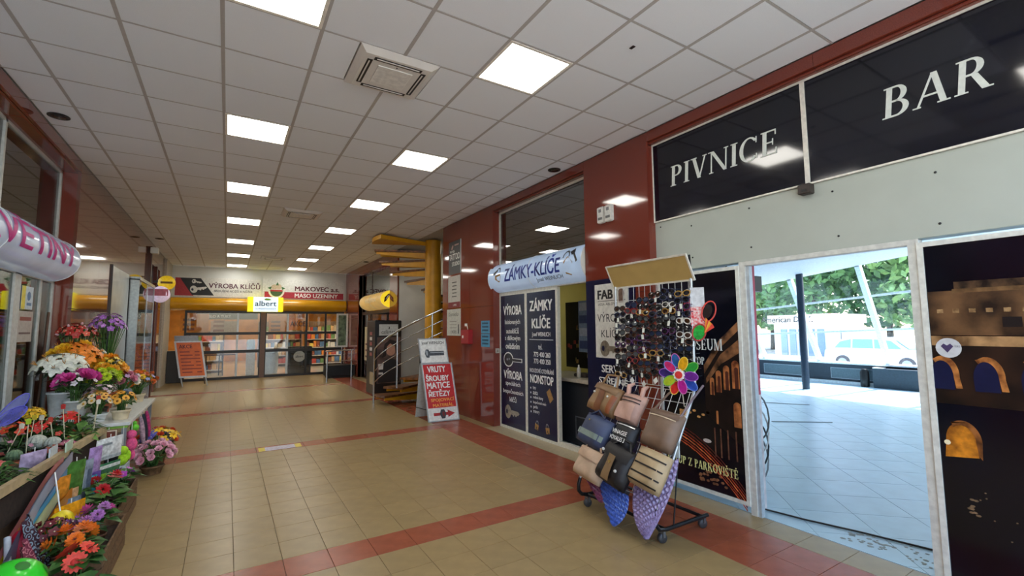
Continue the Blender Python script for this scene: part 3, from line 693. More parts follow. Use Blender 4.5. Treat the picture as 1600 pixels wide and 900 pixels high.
# trees: trunk, branches and a crown of leaf clumps, each built for itself
LEAF = [M('#5f8a4e', .6, 0, .3, 3), M('#49733f', .6, 0, .3, 3), M('#7ba05c', .6, 0, .3, 3)]
def tree(x, y, h, r, seed, label):
    q = random.Random(seed); t = thing('broadleaf_tree', (x, y, GZ), label, 'tree', 'trees beyond the car park')
    MB().tube([(x,y,GZ),(x+.2*q.random(),y,GZ+h*.35),(x,y+.2,GZ+h*.7)], [.22,.17,.06], 7).build('trunk', M('#5b4a3c', .8, 0, .3, 8), t)
    b = MB(); cs = [(Vector((x,y,GZ+h*.62)), r)]+[(Vector((x+q.uniform(-.7,.7)*r, y+q.uniform(-.9,.9)*r, GZ+h*q.uniform(.35,.9))), r*q.uniform(.4,.65)) for _ in range(9)]
    for c, rr in cs:
        for _ in range(int(90*rr)):
            u = Vector((q.gauss(0,1), q.gauss(0,1), q.gauss(0,1))).normalized(); p = c+u*rr*q.uniform(.7,1.05)
            a = Vector((q.gauss(0,1), q.gauss(0,1), q.gauss(0,1))).normalized(); e = u.cross(a).normalized(); f = e.cross(a)
            s = q.uniform(.22,.42); b.add([p-e*s, p+f*s*.55, p+e*s, p-f*s*.55], [(0,1,2,3)])
    b.build('foliage', LEAF[seed % 3], t)
for k, (x, y, h, r) in enumerate([(40,27,9,3.2),(41,22.5,8,3),(39,18,8.5,3.2),(41,14,9.5,3.4),(39,10,8.5,3.2),(42,6.5,10,3.6),(39.5,3,9,3.2),(46,24,12,4),(47,16,12.5,4.2),(47,8.5,13,4.4),(46,1,12,4)]):
    tree(x, y, h, r, k+1, f'green broadleaf tree, {ORD[k]} counted from the left in the {"front row" if k < 7 else "tall back row"} outside' if k < 7 else f'tall green tree, {ORD[k-7]} from the left in the back row outside')
# ================================================================ locksmith (right, behind the rack)
pk = wall_r(REC)
room = structure('wall_shop_locksmith', MB().box((6.3, 4.3, 0), (6.4, 6.8, 2.75)).box((REC+.1, 6.74, 0), (6.4, 6.84, 3.6)).box((REC+.3, 4.27, 0), (6.4, 4.37, 3.6)), M('#cbbf77', .6, 0, .04, 3))
structure('ceiling_locksmith', MB().box((REC+.08, 4.37, 2.72), (6.4, 6.75, 2.76)), M('#d8d4c4', .7))
structure('floor_locksmith', MB().box((REC, 4.37, -.2), (6.4, 6.75, -.002)), M('#9b8b6e', .4))
structure('wall_over_locksmith', MB().box((REC+.25, 4.38, 2.76), (REC+.3, 6.73, 3.6)), M('#5d5a55', .5))
t = thing('shop_lamp', (5.2, 5.5, 2.70), 'flat light panel in the ceiling inside the locksmith shop', 'light')
MB().box((4.9,5.2,2.705),(5.5,5.8,2.715)).build('diffuser', M('#fff4d8', .5, emit=5), t); frame_rect(MB(), PL((0,0,2.70),(1,0,0),(0,1,0)), 4.87,5.17,5.53,5.83,.03,0,.02).build('light_frame', WHITE, t)
# frame of the shop front
FW_ = M('#dcdcd0', .4)
w2 = structure('window_2', frame_rect(MB(), pk, -6.735, 0.0, -5.12, 2.20, .045, -.04, .012).box((REC-.012,5.895,.045),(REC+.04,5.955,2.16)).box((REC-.012,4.40,0),(REC+.04,5.12,.07)).box((REC-.012,4.38,0),(REC+.04,4.42,2.25)).box((REC-.012,4.38,3.57),(REC+.04,6.735,3.60)).box((REC-.012,6.695,2.2),(REC+.04,6.735,3.6)).box((REC-.012,4.40,2.20),(REC+.04,6.73,2.30)), FW_)
MB().box((REC,4.40,2.3),(REC+.008,6.70,3.58)).build('pane', glass('m_glass_dark', (.55,.57,.56), .30), w2)
structure('trim_5', MB().box((3.645, 4.37, 0), (3.93, 6.73, .004)), M('#b5a584', .3))
PADL = M('#b08a52', .35, .3, .2, 30); CHR = M('#b9bdc2', .25, .7, .2, 30); KEYM = M('#a9a695', .35, .4, .25, 30)
def padlock(par, cx, cz, s, d, tilt=0, pl=pk):
    def rr(q): return [(cx+(x*math.cos(tilt)-y*math.sin(tilt))*s, cz+(x*math.sin(tilt)+y*math.cos(tilt))*s) for x, y in q]
    flat('printed_padlock', pl, [rr([(-.5,-.9),(.5,-.9),(.55,.1),(-.55,.1)])], PADL, par, d)
    flat('printed_shackle', pl, [rr(q) for q in ring(0,.1,.3,.42,10,1.6,0,PI)], CHR, par, d)
    flat('printed_keyhole', pl, [rr(q) for q in ([(-.1,-.7),(.1,-.7),(.1,-.35),(-.1,-.35)], ell(.25,-.8,.2,.12,8))], M('#3a2a1c', .5), par, d+.0012)
def key(par, cx, cz, s, d, mt, pl=pk, ang=0):
    def rr(q): return [(cx+(x*math.cos(ang)-y*math.sin(ang))*s, cz+(x*math.sin(ang)+y*math.cos(ang))*s) for x, y in q]
    flat('printed_key', pl, [rr(ell(-.6,0,.42,.5,14)), rr([(-.3,-.16),(.75,-.14),(.95,.02),(.8,.14),(-.3,.16)]), rr([(.05,-.26),(.2,-.26),(.25,-.12),(.0,-.12)]), rr([(.4,-.24),(.55,-.24),(.6,-.12),(.36,-.12)])], mt, par, d)
    flat('printed_key_hole', pl, [rr(ell(-.75,0,.13,.18,10))], M('#0b1238', .4), par, d+.0012)
t = thing('printed_door_panel', (REC, 6.3, .05), 'narrow navy shop panel lettered VÝROBA with two printed keys', 'shop panel', 'navy locksmith panels')
slab(MB(), pk, -6.69, .045, -5.955, 2.155, .002, .008).build('panel_sheet', NAVY, t)
def ctext(s, pl, cx, y0, h, mt, par, w=None, bold=.015, d=.0095, sq=.8):
    uv, fs, asp = text_mesh(s, bold, 0)
    ww = w or h*asp*sq
    return text(s, pl, cx-ww/2, y0, cx+ww/2, y0+h, mt, par, bold, 0, d)
c = -6.322
ctext('VÝROBA', pk, c, 1.83, .19, INK, t, .56, .03)
for s, z, w in (('kódovaných',1.66,.46),('autoklíčů',1.53,.38),('s dálkovým',1.40,.46),('ovládáním',1.28,.42)): ctext(s, pk, c, z, .095, INK, t, w, .01)
flat('printed_car_key', pk, [ell(c-.13,1.11,.15,.12,16), rect(c,1.075,c+.28,1.135)], INK, t, .009)
flat('printed_car_key_body', pk, [ell(c-.13,1.11,.13,.10,16), rect(c,1.085,c+.26,1.125)], M('#16171c', .3), t, .0102)
flat('printed_button', pk, [ell(c-.16,1.11,.025,.02,8), ell(c-.10,1.12,.02,.016,8)], M('#8d929a', .4), t, .0115)
ctext('VÝROBA', pk, c, .80, .165, INK, t, .56, .03)
for s, z, w in (('speciálních',.675,.44),('bezpečnostních',.55,.60),('klíčů',.44,.2)): ctext(s, pk, c, z, .09, INK, t, w, .01)
key(t, c-.02, .275, .22, .009, KEYM)
t = thing('printed_door_panel', (REC, 5.5, .05), 'navy shop panel lettered ZÁMKY KLÍČE and NONSTOP with printed padlocks', 'shop panel', 'navy locksmith panels')
slab(MB(), pk, -5.895, .045, -5.165, 2.155, .002, .008).build('panel_sheet', NAVY, t)
c = -5.53
ctext('ZÁMKY', pk, c, 1.87, .20, INK, t, .58, .03); ctext('KLÍČE', pk, c, 1.61, .20, INK, t, .47, .03)
ctext('Josef WEINLICH', pk, c, 1.475, .08, INK, t, .46, .01)
flat('rule_line', pk, [rect(c-.3,1.44,c+.3,1.448)], INK, t, .009)
ctext('tel.', pk, c-.02, 1.30, .08, INK, t, .10, .01)
for s, z in (('773 400 260',1.19),('773 400 350',1.09)): ctext(s, pk, c+.02, z, .072, INK, t, .42, .015)
ctext('NOUZOVÉ OTEVÍRÁNÍ', pk, c+.0, .955, .075, INK, t, .60, .01)
ctext('NONSTOP', pk, c, .80, .125, INK, t, .58, .03)
for k, s in enumerate(('byty','auta','rodinné domy','bezpečnostní dveře','garáže','trezory')):
    uv, fs, asp = text_mesh(s, .01, 0); text(s, pk, c-.22, .70-.07*k, c-.22+min(.5,.055*asp*.75), .755-.07*k, INK, t, .01, 0, .0095)
    flat('bullet', pk, [rect(c-.29,.71-.07*k,c-.27,.735-.07*k)], INK, t, .009)
flat('printed_lock_plate', pk, [[(c+.12,.70),(c+.20,.76),(c+.28,.62),(c+.20,.55)]], PADL, t, .009)
padlock(t, c-.13, .20, .085, .009, -.25); padlock(t, c+.13, .19, .085, .009, .15)
# rounded lit sign over the shop front
def half_sign(name, x0, sg, y0, y1, zc, h, bulge, label, mt, endm, par=None):
    t = thing(name, (x0, (y0+y1)/2, zc-h/2), label, 'sign')
    def f(y, a, off=0): return Vector((x0+sg*(bulge*math.cos(a)+off*math.cos(a)), y, zc+(h/2+off)*math.sin(a)))
    n = 14; b = MB()
    vs = [f(y, -PI/2+PI*i/n) for y in (y0, y1) for i in range(n+1)]
    b.add(vs, [(i,i+1,n+2+i,n+1+i) for i in range(n)], True); b.build('sign_body', mt, t)
    for y in (y0, y1): MB().add([f(y, -PI/2+PI*i/n) for i in range(n+1)], [tuple(range(n+1))]).build('end_cap', endm, t)
    for y in (y0, (y0+y1)/2, y1): MB().tube([f(y, -PI/2+PI*i/n, .003) for i in range(n+1)], .004, 5).build('seam_strip', ALU, t)
    return t, f
SIGNW = M('#a9c0dc', .18, 0, .10, 2, emit=.32, coat=.4)
t, f = half_sign('locksmith_sign', 3.95, -1, 4.385, 6.80, 2.455, .49, .21, 'rounded glowing white sign reading ZÁMKY-KLÍČE above the navy panels', SIGNW, WHITE)
fm = lambda a, b, z_=0: f(-a, math.asin(max(-.99, min(.99, (b-2.455)/.245))), .004+z_)
BLU = M('#16205e', .4, 0, .4, 6, dark='#2340b0')
text('ZÁMKY-KLÍČE', None, -6.28, 2.36, -4.82, 2.63, BLU, t, .02, .12, fmap=fm)
text('Josef WEINLICH', None, -5.42, 2.27, -4.80, 2.335, M('#2c3038', .4), t, .005, .1, fmap=fm)
def curved(name, polys, mt, par, off): 
    b = MB()
    for q in polys: b.add([f(-a, math.asin(max(-.99, min(.99, (z-2.455)/.245))), off) for a, z in q], [tuple(range(len(q)))])
    return b.build(name, mt, par)
for q_ in ([(-4.72,2.33),(-4.62,2.30),(-4.55,2.46),(-4.66,2.55),(-4.74,2.48)], [(-6.56,2.42),(-6.44,2.36),(-6.38,2.45),(-6.40,2.50),(-6.56,2.48)]): curved('printed_padlock', [q_], PADL, t, .005)
curved('printed_shackle', [[(x+.07*math.cos(a)*k, z+.09*math.sin(a)*k) for a, k in ((i*.4,1),(i*.4+.4,1),(i*.4+.4,.75),(i*.4,.75))] for x, z in ((-4.69,2.54),(-6.47,2.52)) for i in range(8)], M('#3c3f46', .3, .5), t, .006)
curved('printed_key', [[(-4.63,2.60),(-4.55,2.64),(-4.52,2.58),(-4.57,2.55)], [(-4.56,2.57),(-4.53,2.58),(-4.45,2.47),(-4.48,2.45)], [(-6.62,2.52),(-6.50,2.58),(-6.48,2.55),(-6.60,2.48)]], M('#24262b', .4), t, .007)
# inside: counter, boards, goods
t = thing('shop_counter', (4.3, 4.8, 0), 'dark shop counter with pale worktop seen through the locksmith door', 'counter')
MB().box((4.15, 4.42, .02), (4.75, 6.0, .86)).build('counter_body', M('#232830', .5), t); MB().box((4.10, 4.40, .86), (4.80, 6.05, .91), .006).build('worktop', M('#b9b2a2', .35), t)
b = MB(); frame_rect(b, wall_r(4.15), -5.05, .1, -4.5, .4, .015, 0, .004); b.build('counter_trim', M('#7d838a', .3, .6), t)
t = thing('key_board', (4.95, 5.0, 1.1), 'dark key board hung with small white boxes behind the counter', 'board')
MB().box((5.0, 4.4, .95), (5.03, 6.3, 2.05)).build('board_back', M('#1d1b1c', .6), t)
for i in range(14):
    for j in range(3): MB().box((4.965, 5.75-.09*i, 1.97-.12*j), (5.0, 5.82-.09*i, 2.04-.12*j)).build('label_box', M('#c9c7c4', .5), t)
rr_ = random.Random(3)
for i in range(40): 
    y = rr_.uniform(4.45,6.2); z = rr_.uniform(1.0,1.6); MB().box((4.97,y,z),(5.0,y+.03,z+.06)).build('hanging_key', [STEEL, PADL, M('#9a3b35', .5)][i%3], t)
t = thing('leaflet_sheet', (4.55, 5.1, 1.0), 'large pale blue printed notice hanging in the locksmith doorway', 'notice')
MB().box((4.55, 4.98, 1.25), (4.555, 5.42, 2.02)).build('sheet', M('#8fa6c4', .4), t)
pq = wall_r(4.549)
for k in range(4): flat('printed_block', pq, [rect(-5.40,1.30+.19*k,-5.22,1.42+.19*k), rect(-5.18,1.30+.19*k,-5.0,1.33+.19*k)], [M('#4a5a86', .5), M('#c5d0de', .5)][k%2], t)
MB().box((4.5, 4.70, 1.42), (4.505, 4.95, 1.88)).build('paper_notice', M('#ded9b4', .6), None, label='cream paper notice hanging beside the blue sheet in the locksmith shop', cat='notice')
t = thing('till_display', (4.6, 4.6, .91), 'black till screen standing on the locksmith counter', 'till'); MB().box((4.45,4.55,1.02),(4.5,4.82,1.25),.01).build('screen', BLACK, t); MB().box((4.4,4.6,.91),(4.6,4.78,.94)).build('foot', BLACK, t); MB().box((4.47,4.66,.94),(4.5,4.72,1.03)).build('stem', BLACK, t)
MB().box((4.3,5.0,.911),(4.5,5.25,.96),.01).build('key_tray', M('#4a4440', .5), None, label='low dark tray on the locksmith counter by the door', cat='tray')
MB().lathe([(.0,0),(.03,0),(.03,.12),(.012,.15),(.012,.18),(.0,.18)], (4.25,5.08,.911), 10).build('small_bottle', M('#d8d6d0', .3), None, label='small white bottle standing at the counter edge', cat='bottle')

# navy FAB panel on the pier
pf = wall_r(XR)
t = thing('locksmith_board', (XR, 3.95, .1), 'navy panel with white sheet lettered FAB and VÝROBA KLÍČŮ behind the rack', 'shop panel')
slab(MB(), pf, -4.36, .08, -3.55, 2.19, .001, .008).build('panel_sheet', NAVY, t)
slab(MB(), pf, -4.20, 1.26, -3.66, 2.13, .008, .011).build('white_sheet', M('#d7d7cf', .5), t)
ctext('FAB', pf, -4.02, 1.95, .11, BLACK, t, .26, .04, .012); flat('rule_line', pf, [rect(-4.15,1.925,-3.70,1.931)], BLACK, t, .011)
ctext('ASSA ABLOY', pf, -4.0, 1.875, .03, BLACK, t, .28, 0, .012)
ctext('VÝROBA', pf, -3.93, 1.68, .12, M('#1c1c22', .5), t, .46, 0, .012); ctext('KLÍČŮ', pf, -3.93, 1.50, .125, M('#1c1c22', .5), t, .34, 0, .012)
key(t, -3.93, 1.37, .19, .012, M('#8a8273', .4, .4, .3, 20), pf)
flat('printed_figure', pf, [ell(-3.76,2.0,.05,.06,12), rect(-3.80,1.90,-3.72,1.97)], M('#6b5344', .5, 0, .3, 30), t, .0115)
ctext('SERVIS', pf, -3.93, 1.09, .09, INK, t, .36, .02); ctext('STŘELNÉ', pf, -3.93, .96, .10, INK, t, .46, .02)
for k, s in enumerate(('SJEDNOCENÍ','A VLOŽKY','VÝROBA')): text(s, pf, -4.18, .83-.07*k-(.03 if k == 2 else 0), -3.85, .865-.07*k-(.03 if k == 2 else 0), INK, t, .01, 0, .0095)
# alarm boxes high on the pier
for k, (y, lb) in enumerate(((4.03, 'white plastic alarm box high on the pier, left of the pair'), (3.90, 'white plastic alarm box high on the pier, right of the pair'))):
    t = thing('alarm_box', (XR, y, 2.86), lb, 'alarm box', 'alarm boxes on the pier')
    MB().box((XR-.05,y-.05,2.86),(XR,y+.05,3.06),.012).build('box_body', M('#dedfd9', .4), t); MB().box((XR-.053,y-.035,2.90),(XR-.05,y+.035,2.93)).build('slot', M('#6d6f70', .5), t); MB().box((XR-.053,y-.02,2.99),(XR-.05,y+.02,3.03)).build('emblem', M('#7a7d80', .4), t)

# notices on the granite between stair and locksmith
def notice(name, y0, y1, z0, z1, mt, label, cat='notice'):
    t = thing(name, (XR, (y0+y1)/2, z0), label, cat); slab(MB(), pf, -y1, z0, -y0, z1, .0, .006).build('sheet', mt, t); return t
t = notice('tattoo_sign', 8.0, 8.56, 2.70, 3.36, M('#15161a', .4), 'black TATTOO STUDIO sign, topmost of the notices on the granite', 'sign')
MB().box((XR-.01,7.985,2.70),(XR,8.0,3.36)).build('sign_edge', ALU, t)
ctext('TATTOO', pf, -8.28, 2.98, .13, INK, t, .48, .02, .007); ctext('STUDIO', pf, -8.22, 2.86, .08, INK, t, .36, .02, .007); ctext('MICHEA', pf, -8.38, 3.13, .05, INK, t, .22, .01, .007)
flat('printed_emblem', pf, [ell(-8.38,3.24,.06,.03,10,rot=.8), rect(-8.28,3.26,-8.08,3.29)], M('#b9938a', .5), t, .007)
t = notice('salon_notice', 8.02, 8.58, 2.03, 2.66, M('#c3c1b8', .5), 'pale printed notice with a wavy red foot below the black sign')
flat('red_foot', pf, [rect(-8.58,2.03,-8.02,2.14)], M('#7d1c22', .5), t, .006)
for k in range(5): flat('printed_line', pf, [rect(-8.40+.02*(k%2),2.24+.07*k,-8.18,2.26+.07*k)], M('#4a463f', .5), t, .007)
ctext('1. PATRO', pf, -8.26, 2.06, .04, INK, t, .16, .01, .008)
t = notice('cosmetics_notice', 8.0, 8.64, 1.48, 2.0, M('#c9cac0', .5), 'pale cosmetics notice with script heading, lowest on the granite')
text('Kosmetika', pf, -8.56, 1.86, -8.10, 1.94, M('#4d4a42', .5), t, 0, .3, .007); ctext('I. PATRO', pf, -8.32, 1.52, .06, M('#35332e', .5), t, .28, .01, .007)
for k in range(3): flat('printed_line', pf, [rect(-8.5,1.63+.06*k,-8.18,1.64+.06*k)], M('#7c786e', .5), t, .007)
flat('printed_bottle', pf, [rect(-8.11,1.52,-8.07,1.70)], M('#24221f', .5), t, .007)
box1('wall_tag', (XR-.006, 7.72, 1.66), (XR, 7.82, 1.71), INK, None, label='tiny white tag on the granite above the red box', cat='tag')
t = thing('fire_box', (XR, 7.62, 1.33), 'small red fire alarm box on the granite wall', 'fire alarm')
MB().box((XR-.09,7.50,1.33),(XR,7.80,1.60),.015).build('box_body', M('#a31f26', .35), t); MB().box((XR-.094,7.70,1.44),(XR-.09,7.75,1.49)).build('white_mark', INK, t)
MB().tube([(XR-.03,7.64,1.60),(XR-.035,7.66,1.68),(XR-.01,7.72,1.70)], .006, 6).build('box_wire', INK, t)
for k, z in enumerate((1.53, 1.30)):
    t = notice('blue_notice', 6.86, 7.16, z, z+.22, M('#4f9ac0', .5), ['light blue notice on the granite, upper of the two', 'light blue notice on the granite, lower of the two'][k])
    for q in range(3): flat('printed_line', pf, [rect(-7.12,z+.04+.06*q,-6.9,z+.07+.06*q)], M('#1d4a6b', .5), t, .007)
t = thing('wall_switch', (REC-.1, 6.74, 1.24), 'small grey switch on the granite return beside the navy panel', 'switch')
MB().box((3.835,6.716,1.20),(3.905,6.73,1.28),.004).build('switch_plate', M('#b8b2a8', .5), t); MB().box((3.855,6.712,1.22),(3.885,6.716,1.26)).build('rocker', M('#8d877c', .5), t)

# A-board with bolts advertisement
t = thing('sandwich_board', (3.2, 7.8, 0), 'red and white A-board reading VRUTY ŠROUBY MATICE ŘETĚZY by the granite wall', 'A-board')
fb = PL((3.02, 7.62, .02), (1, -.05, 0), (-.07, .19, .975))
slab(MB(), fb, 0, 0, .55, 1.0, -.015, 0).build('front_board', M('#ecece6', .5), t)
slab(MB(), fb, .015, .22, .535, .985, 0, .003).build('red_field', M('#c9262a', .45), t)
slab(MB(), fb, .0, 1.015, .50, 1.44, -.015, 0).build('top_board', M('#eceeea', .5), t)
b = MB(); frame_rect(b, fb, -.012, 1.0, .512, 1.455, .018, -.02, .004); frame_rect(b, fb, -.014, -.015, .564, 1.0, .018, -.02, .004); b.build('board_frame', M('#a9aeb0', .35, .3), t)
for s, z, h, w, mt in (('VRUTY',.84,.11,.34,INK),('ŠROUBY',.685,.125,.43,INK),('MATICE',.555,.11,.43,INK),('ŘETĚZY',.415,.125,.40,INK),('SPOJOVACÍ',.31,.085,.43,M('#f0a54a',.5)),('MATERIÁL',.235,.07,.38,M('#f0a54a',.5))):
    ctext(s, fb, .275+(.04 if h < .1 else 0)-.02, z, h, mt, t, w, .03, .004)
flat('arrow', fb, [rect(.10,.085,.36,.135), [(.36,.045),(.36,.175),(.49,.11)]], M('#b3282a', .5), t, .002)
flat('printed_nut', fb, [ell(.27,.11,.06,.09,6)], M('#4a4a4c', .3, .5, .3, 40), t, .004); flat('printed_nut_hole', fb, [ell(.28,.11,.025,.045,10)], M('#7a2a28', .5), t, .0052)
ctext('Josef WEINLICH', fb, .25, 1.33, .07, M('#2a2c2e', .5), t, .42, .01, .002)
flat('printed_bolt', fb, [ell(.13,1.18,.05,.085,6), rect(.17,1.14,.44,1.22)], M('#55585c', .3, .5, .4, 60), t, .002)
flat('printed_bolt_shine', fb, [rect(.18,1.185,.43,1.20), ell(.12,1.19,.02,.05,8)], M('#aeb3b6', .3, .4), t, .0035)
bb = PL((2.98, 8.2, .02), (1, -.05, 0), (-.05, -.33, .94))
slab(MB(), bb, 0, 0, .5, 1.05, 0, .012).build('rear_board', M('#b9bcbc', .5), t)
MB().bar(fb.p(-.005,.2,-.01), bb.p(-.005,.2,.01), .012).build('brace', BLACK, t)

# ================================================================ spiral stair
SCX, SCY, SR = 4.15, 10.28, 1.36
YEL = M('#d39a1e', .4, 0, .1, 5); TRW = M('#7a4d25', .4, 0, .35, 16, dark='#4a2b14')
t = thing('spiral_stair', (SCX, SCY, 0), 'yellow steel spiral staircase with wooden treads winding up to the ceiling', 'staircase')
MB().lathe([(.19,0),(.19,CEIL-.01)], (SCX,SCY,0), 24).build('centre_pole', YEL, t)
NS = 17; DA = math.radians(20)
def sp(a, r, z): return Vector((SCX+r*math.cos(a), SCY+r*math.sin(a), z))
for i in range(NS):
    a0 = PI+i*DA-.02; a1 = a0+DA*1.12; z = .205*(i+1)
    poly = [sp(a0,.17,z), sp(a0,SR,z), sp((a0+a1)/2,SR*1.01,z), sp(a1,SR,z), sp(a1,.17,z)]
    o = MB().prism([p-Vector((0,0,.045)) for p in poly], (0,0,.045)).build('tread', TRW, t)
    am = a0+.06
    b = MB(); 
    for aa in (a0+.05, a1-.05):
        p0, p1 = sp(aa,.17,z-.05), sp(aa,SR*.97,z-.05); nn = Vector((-math.sin(aa), math.cos(aa), 0))*.012
        b.add([p0-nn,p0+nn,p1+nn,p1-nn]+[p0-nn-Vector((0,0,.15)),p0+nn-Vector((0,0,.15)),p1+nn-Vector((0,0,.05)),p1-nn-Vector((0,0,.05))], [(0,1,2,3),(7,6,5,4),(0,4,5,1),(1,5,6,2),(2,6,7,3),(3,7,4,0)])
    b.build('tread_bracket', YEL, o)
# landing plate under the ceiling
a0 = PI-.12; pts = [sp(a0+.02*k, .17, 3.60) for k in range(2)]+[sp(PI-.30+i*.07, SR*1.04, 3.60) for i in range(9)]
MB().prism(pts, (0,0,.09)).build('landing', YEL, t)
def helix(a0, a1, r, zf, n=14): return [sp(a0+(a1-a0)*k/n, r, zf(a0+(a1-a0)*k/n)) for k in range(n+1)]
sl_ = .205/DA
top = lambda a: 1.17+(a-PI)*sl_*1.10
A1 = PI+1.60
MB().tube([sp(PI-.02,SR,0),sp(PI-.02,SR,1.10),sp(PI+.02,SR,top(PI+.02))]+helix(PI+.06, A1, SR, top), .021, 8).build('handrail', STEEL, t)
for k in (1,2,3): MB().tube(helix(PI, A1, SR, lambda a: top(a)-.24*k), .009, 6).build('rail_bar', STEEL, t)
for a in (PI+.62, PI+1.18, PI+1.55): MB().tube([sp(a,SR,top(a)), sp(a,SR,.205*(int((a-PI)/DA)+1)-.02)], .018, 8).build('baluster', STEEL, t)

# coffee machine by the stair
t = thing('coffee_machine', (3.45, 11.85, 0), 'tall black coffee vending machine with a face photo behind the stair', 'vending machine')
pc = wall_f(11.5)
MB().box((3.12,11.5,0),(3.79,12.25,1.84),.02).build('machine_body', M('#17171a', .3), t)
slab(MB(), pc, 3.18,.28,3.77,1.42,.0,.006).build('photo_front', M('#6d5650', .3, 0, .3, 3, dark='#2b2322'), t)
slab(MB(), pc, 3.22,1.46,3.70,1.74,.0,.01).build('logo_plate', M('#c3c6c4', .4), t)
text('café+co', pc, 3.28, 1.50, 3.64, 1.60, M('#2a2a2c', .5), t, 0, 0, .012)
flat('logo_steam', pc, [[(3.45,1.62),(3.48,1.62),(3.49,1.66),(3.46,1.70),(3.465,1.66)]], M('#2a2a2c', .5), t, .011)
flat('photo_face', pc, [ell(3.52,1.12,.13,.17,16)], M('#b98a74', .5, 0, .12, 8), t, .008)
flat('photo_hair', pc, [[(3.30,.90),(3.36,1.25),(3.50,1.36),(3.68,1.30),(3.72,1.0),(3.64,1.02),(3.62,1.2),(3.50,1.26),(3.42,1.18),(3.40,.95)]], M('#241817', .5), t, .010)
flat('photo_shirt', pc, [[(3.20,.30),(3.25,.70),(3.42,.88),(3.62,.86),(3.75,.75),(3.75,.30)]], M('#1c1a1e', .5), t, .009)
flat('photo_cup', pc, [[(3.22,.62),(3.33,.62),(3.34,.76),(3.21,.76)], rect(3.22,.5,3.33,.55)], M('#d5d2cf', .4), t, .012)
for k in range(5): MB().box((3.112,11.75,.95+.13*k),(3.12,11.95,1.03+.13*k)).build('product_window', [M('#a35b58', .4), M('#c9c4be', .4)][k%2], t)
MB().box((3.11,11.6,.25),(3.12,11.9,.55)).build('cup_flap', M('#b9a27a', .35), t)
for k in range(7):
    MB().tube([(4.35+.11*k,11.6,0),(4.35+.11*k,11.6,1.0+.12*(k%3))], [.045,.03], 7).build('tied_parasol', M('#191a1d', .6), None, label='dark upright bundle leaning against the pale wall behind the stair, '+ORD[k]+' from the left', cat='bundle', group='dark bundles behind the stair')
# ================================================================ far end: signs, yellow beam, glazed supermarket front
pfw = wall_f(YF)
structure('wall_far', MB().box((XL-.05, YF, 2.30), (XR+.1, YF+.2, CEIL)), M('#d3d6d2', .45, 0, .03, 3))
t = thing('key_cutting_sign', (-.2, YF, 2.75), 'white sign reading VÝROBA KLÍČŮ with black and red key corner, far left', 'sign')
slab(MB(), pfw, -1.50, 2.73, .95, 3.37, .0, .03).build('sign_panel', M('#d6d6d0', .4), t)
flat('red_corner', pfw, [[(-1.48,2.76),(-.98,2.76),(-1.30,3.34),(-1.48,3.34)]], M('#a62a34', .4), t, .031)
flat('black_field', pfw, [[(-1.02,2.78),(-.42,2.78),(-.80,3.34),(-1.36,3.34)]], M('#17181a', .4), t, .033)
key(t, -.84, 3.0, .24, .035, M('#cfcfc9', .4), pfw, .2); key(t, -.90, 3.22, .14, .035, M('#cfcfc9', .4), pfw, -.2)
text('VÝROBA KLÍČŮ', pfw, -.58, 3.03, .92, 3.26, M('#55283a', .5), t, .02, 0, .033)
text('BROUŠENÍ NOŽŮ A NŮŽEK', pfw, -.42, 2.90, .70, 3.00, M('#2c2c30', .5), t, .01, 0, .033)
t = thing('butcher_sign', (2.3, YF, 2.7), 'white and red sign reading MAKOVEC MASO UZENINY, far right', 'sign')
slab(MB(), pfw, 1.0, 2.73, 3.72, 3.42, .0, .03).build('sign_panel', M('#d6d8d4', .4), t)
slab(MB(), pfw, 1.06, 2.74, 3.70, 2.97, .03, .034).build('red_band', M('#a92a3b', .45), t)
text('MAKOVEC a.s.', pfw, 2.02, 3.02, 3.55, 3.19, M('#5a2830', .5), t, .03, 0, .033)
text('MASO UZENINY', pfw, 2.02, 2.78, 3.50, 2.93, INK, t, .025, 0, .037)
flat('emblem_ring', pfw, [ell(1.43,3.0,.26,.26,18)], M('#d9dbd4', .4), t, .036)
flat('emblem_dish', pfw, [[(1.2,3.02)]+ell(1.43,3.0,.2,.2,10,PI,2*PI)+[(1.66,3.02)]], M('#3f5a3a', .5), t, .038)
flat('emblem_meat', pfw, [ell(1.36,3.14,.10,.09,10), ell(1.50,3.15,.09,.10,10)], M('#c9b79c', .5), t, .040)
flat('emblem_leaf', pfw, [[(1.15,3.10),(1.28,3.16),(1.25,3.04)], [(1.71,3.10),(1.58,3.16),(1.61,3.04)], [(1.40,3.20),(1.46,3.32),(1.50,3.20)]], M('#3e6b3c', .5), t, .040)
flat('emblem_ribbon', pfw, [rect(1.24,2.98,1.62,3.04)], M('#b23a3a', .5), t, .042)
# yellow beam
t = thing('yellow_canopy', (1.1, YF, 2.28), 'long glossy yellow canopy beam over the supermarket entrance', 'canopy')
n = 10; YB_ = M('#d99c0f', .25, 0, .05, 3, coat=.3)
vs = [Vector((x, YF-.30*math.cos(a)**.8, 2.49+.215*math.sin(a))) for x in (XL+.06, XR-.03) for a in [(-PI/2+PI*i/n) if 0 < i < n else (-PI/2+.0001 if i == 0 else PI/2-.0001) for i in range(n+1)]]
MB().add(vs, [(i,i+1,n+2+i,n+1+i) for i in range(n)], True).build('canopy_skin', YB_, t)
t = thing('albert_sign', (1.08, YF-.36, 2.25), 'small lit white and yellow sign reading albert in the canopy middle', 'sign')
pa = wall_f(YF-.36)
MB().box((.55,YF-.36,2.25),(1.63,YF-.02,2.75),.01).build('sign_box', M('#f2e51e', .4, emit=.5), t)
slab(MB(), pa, .72, 2.25, 1.47, 2.75, .0, .004).build('white_field', M('#dcebf6', .4, emit=.6), t)
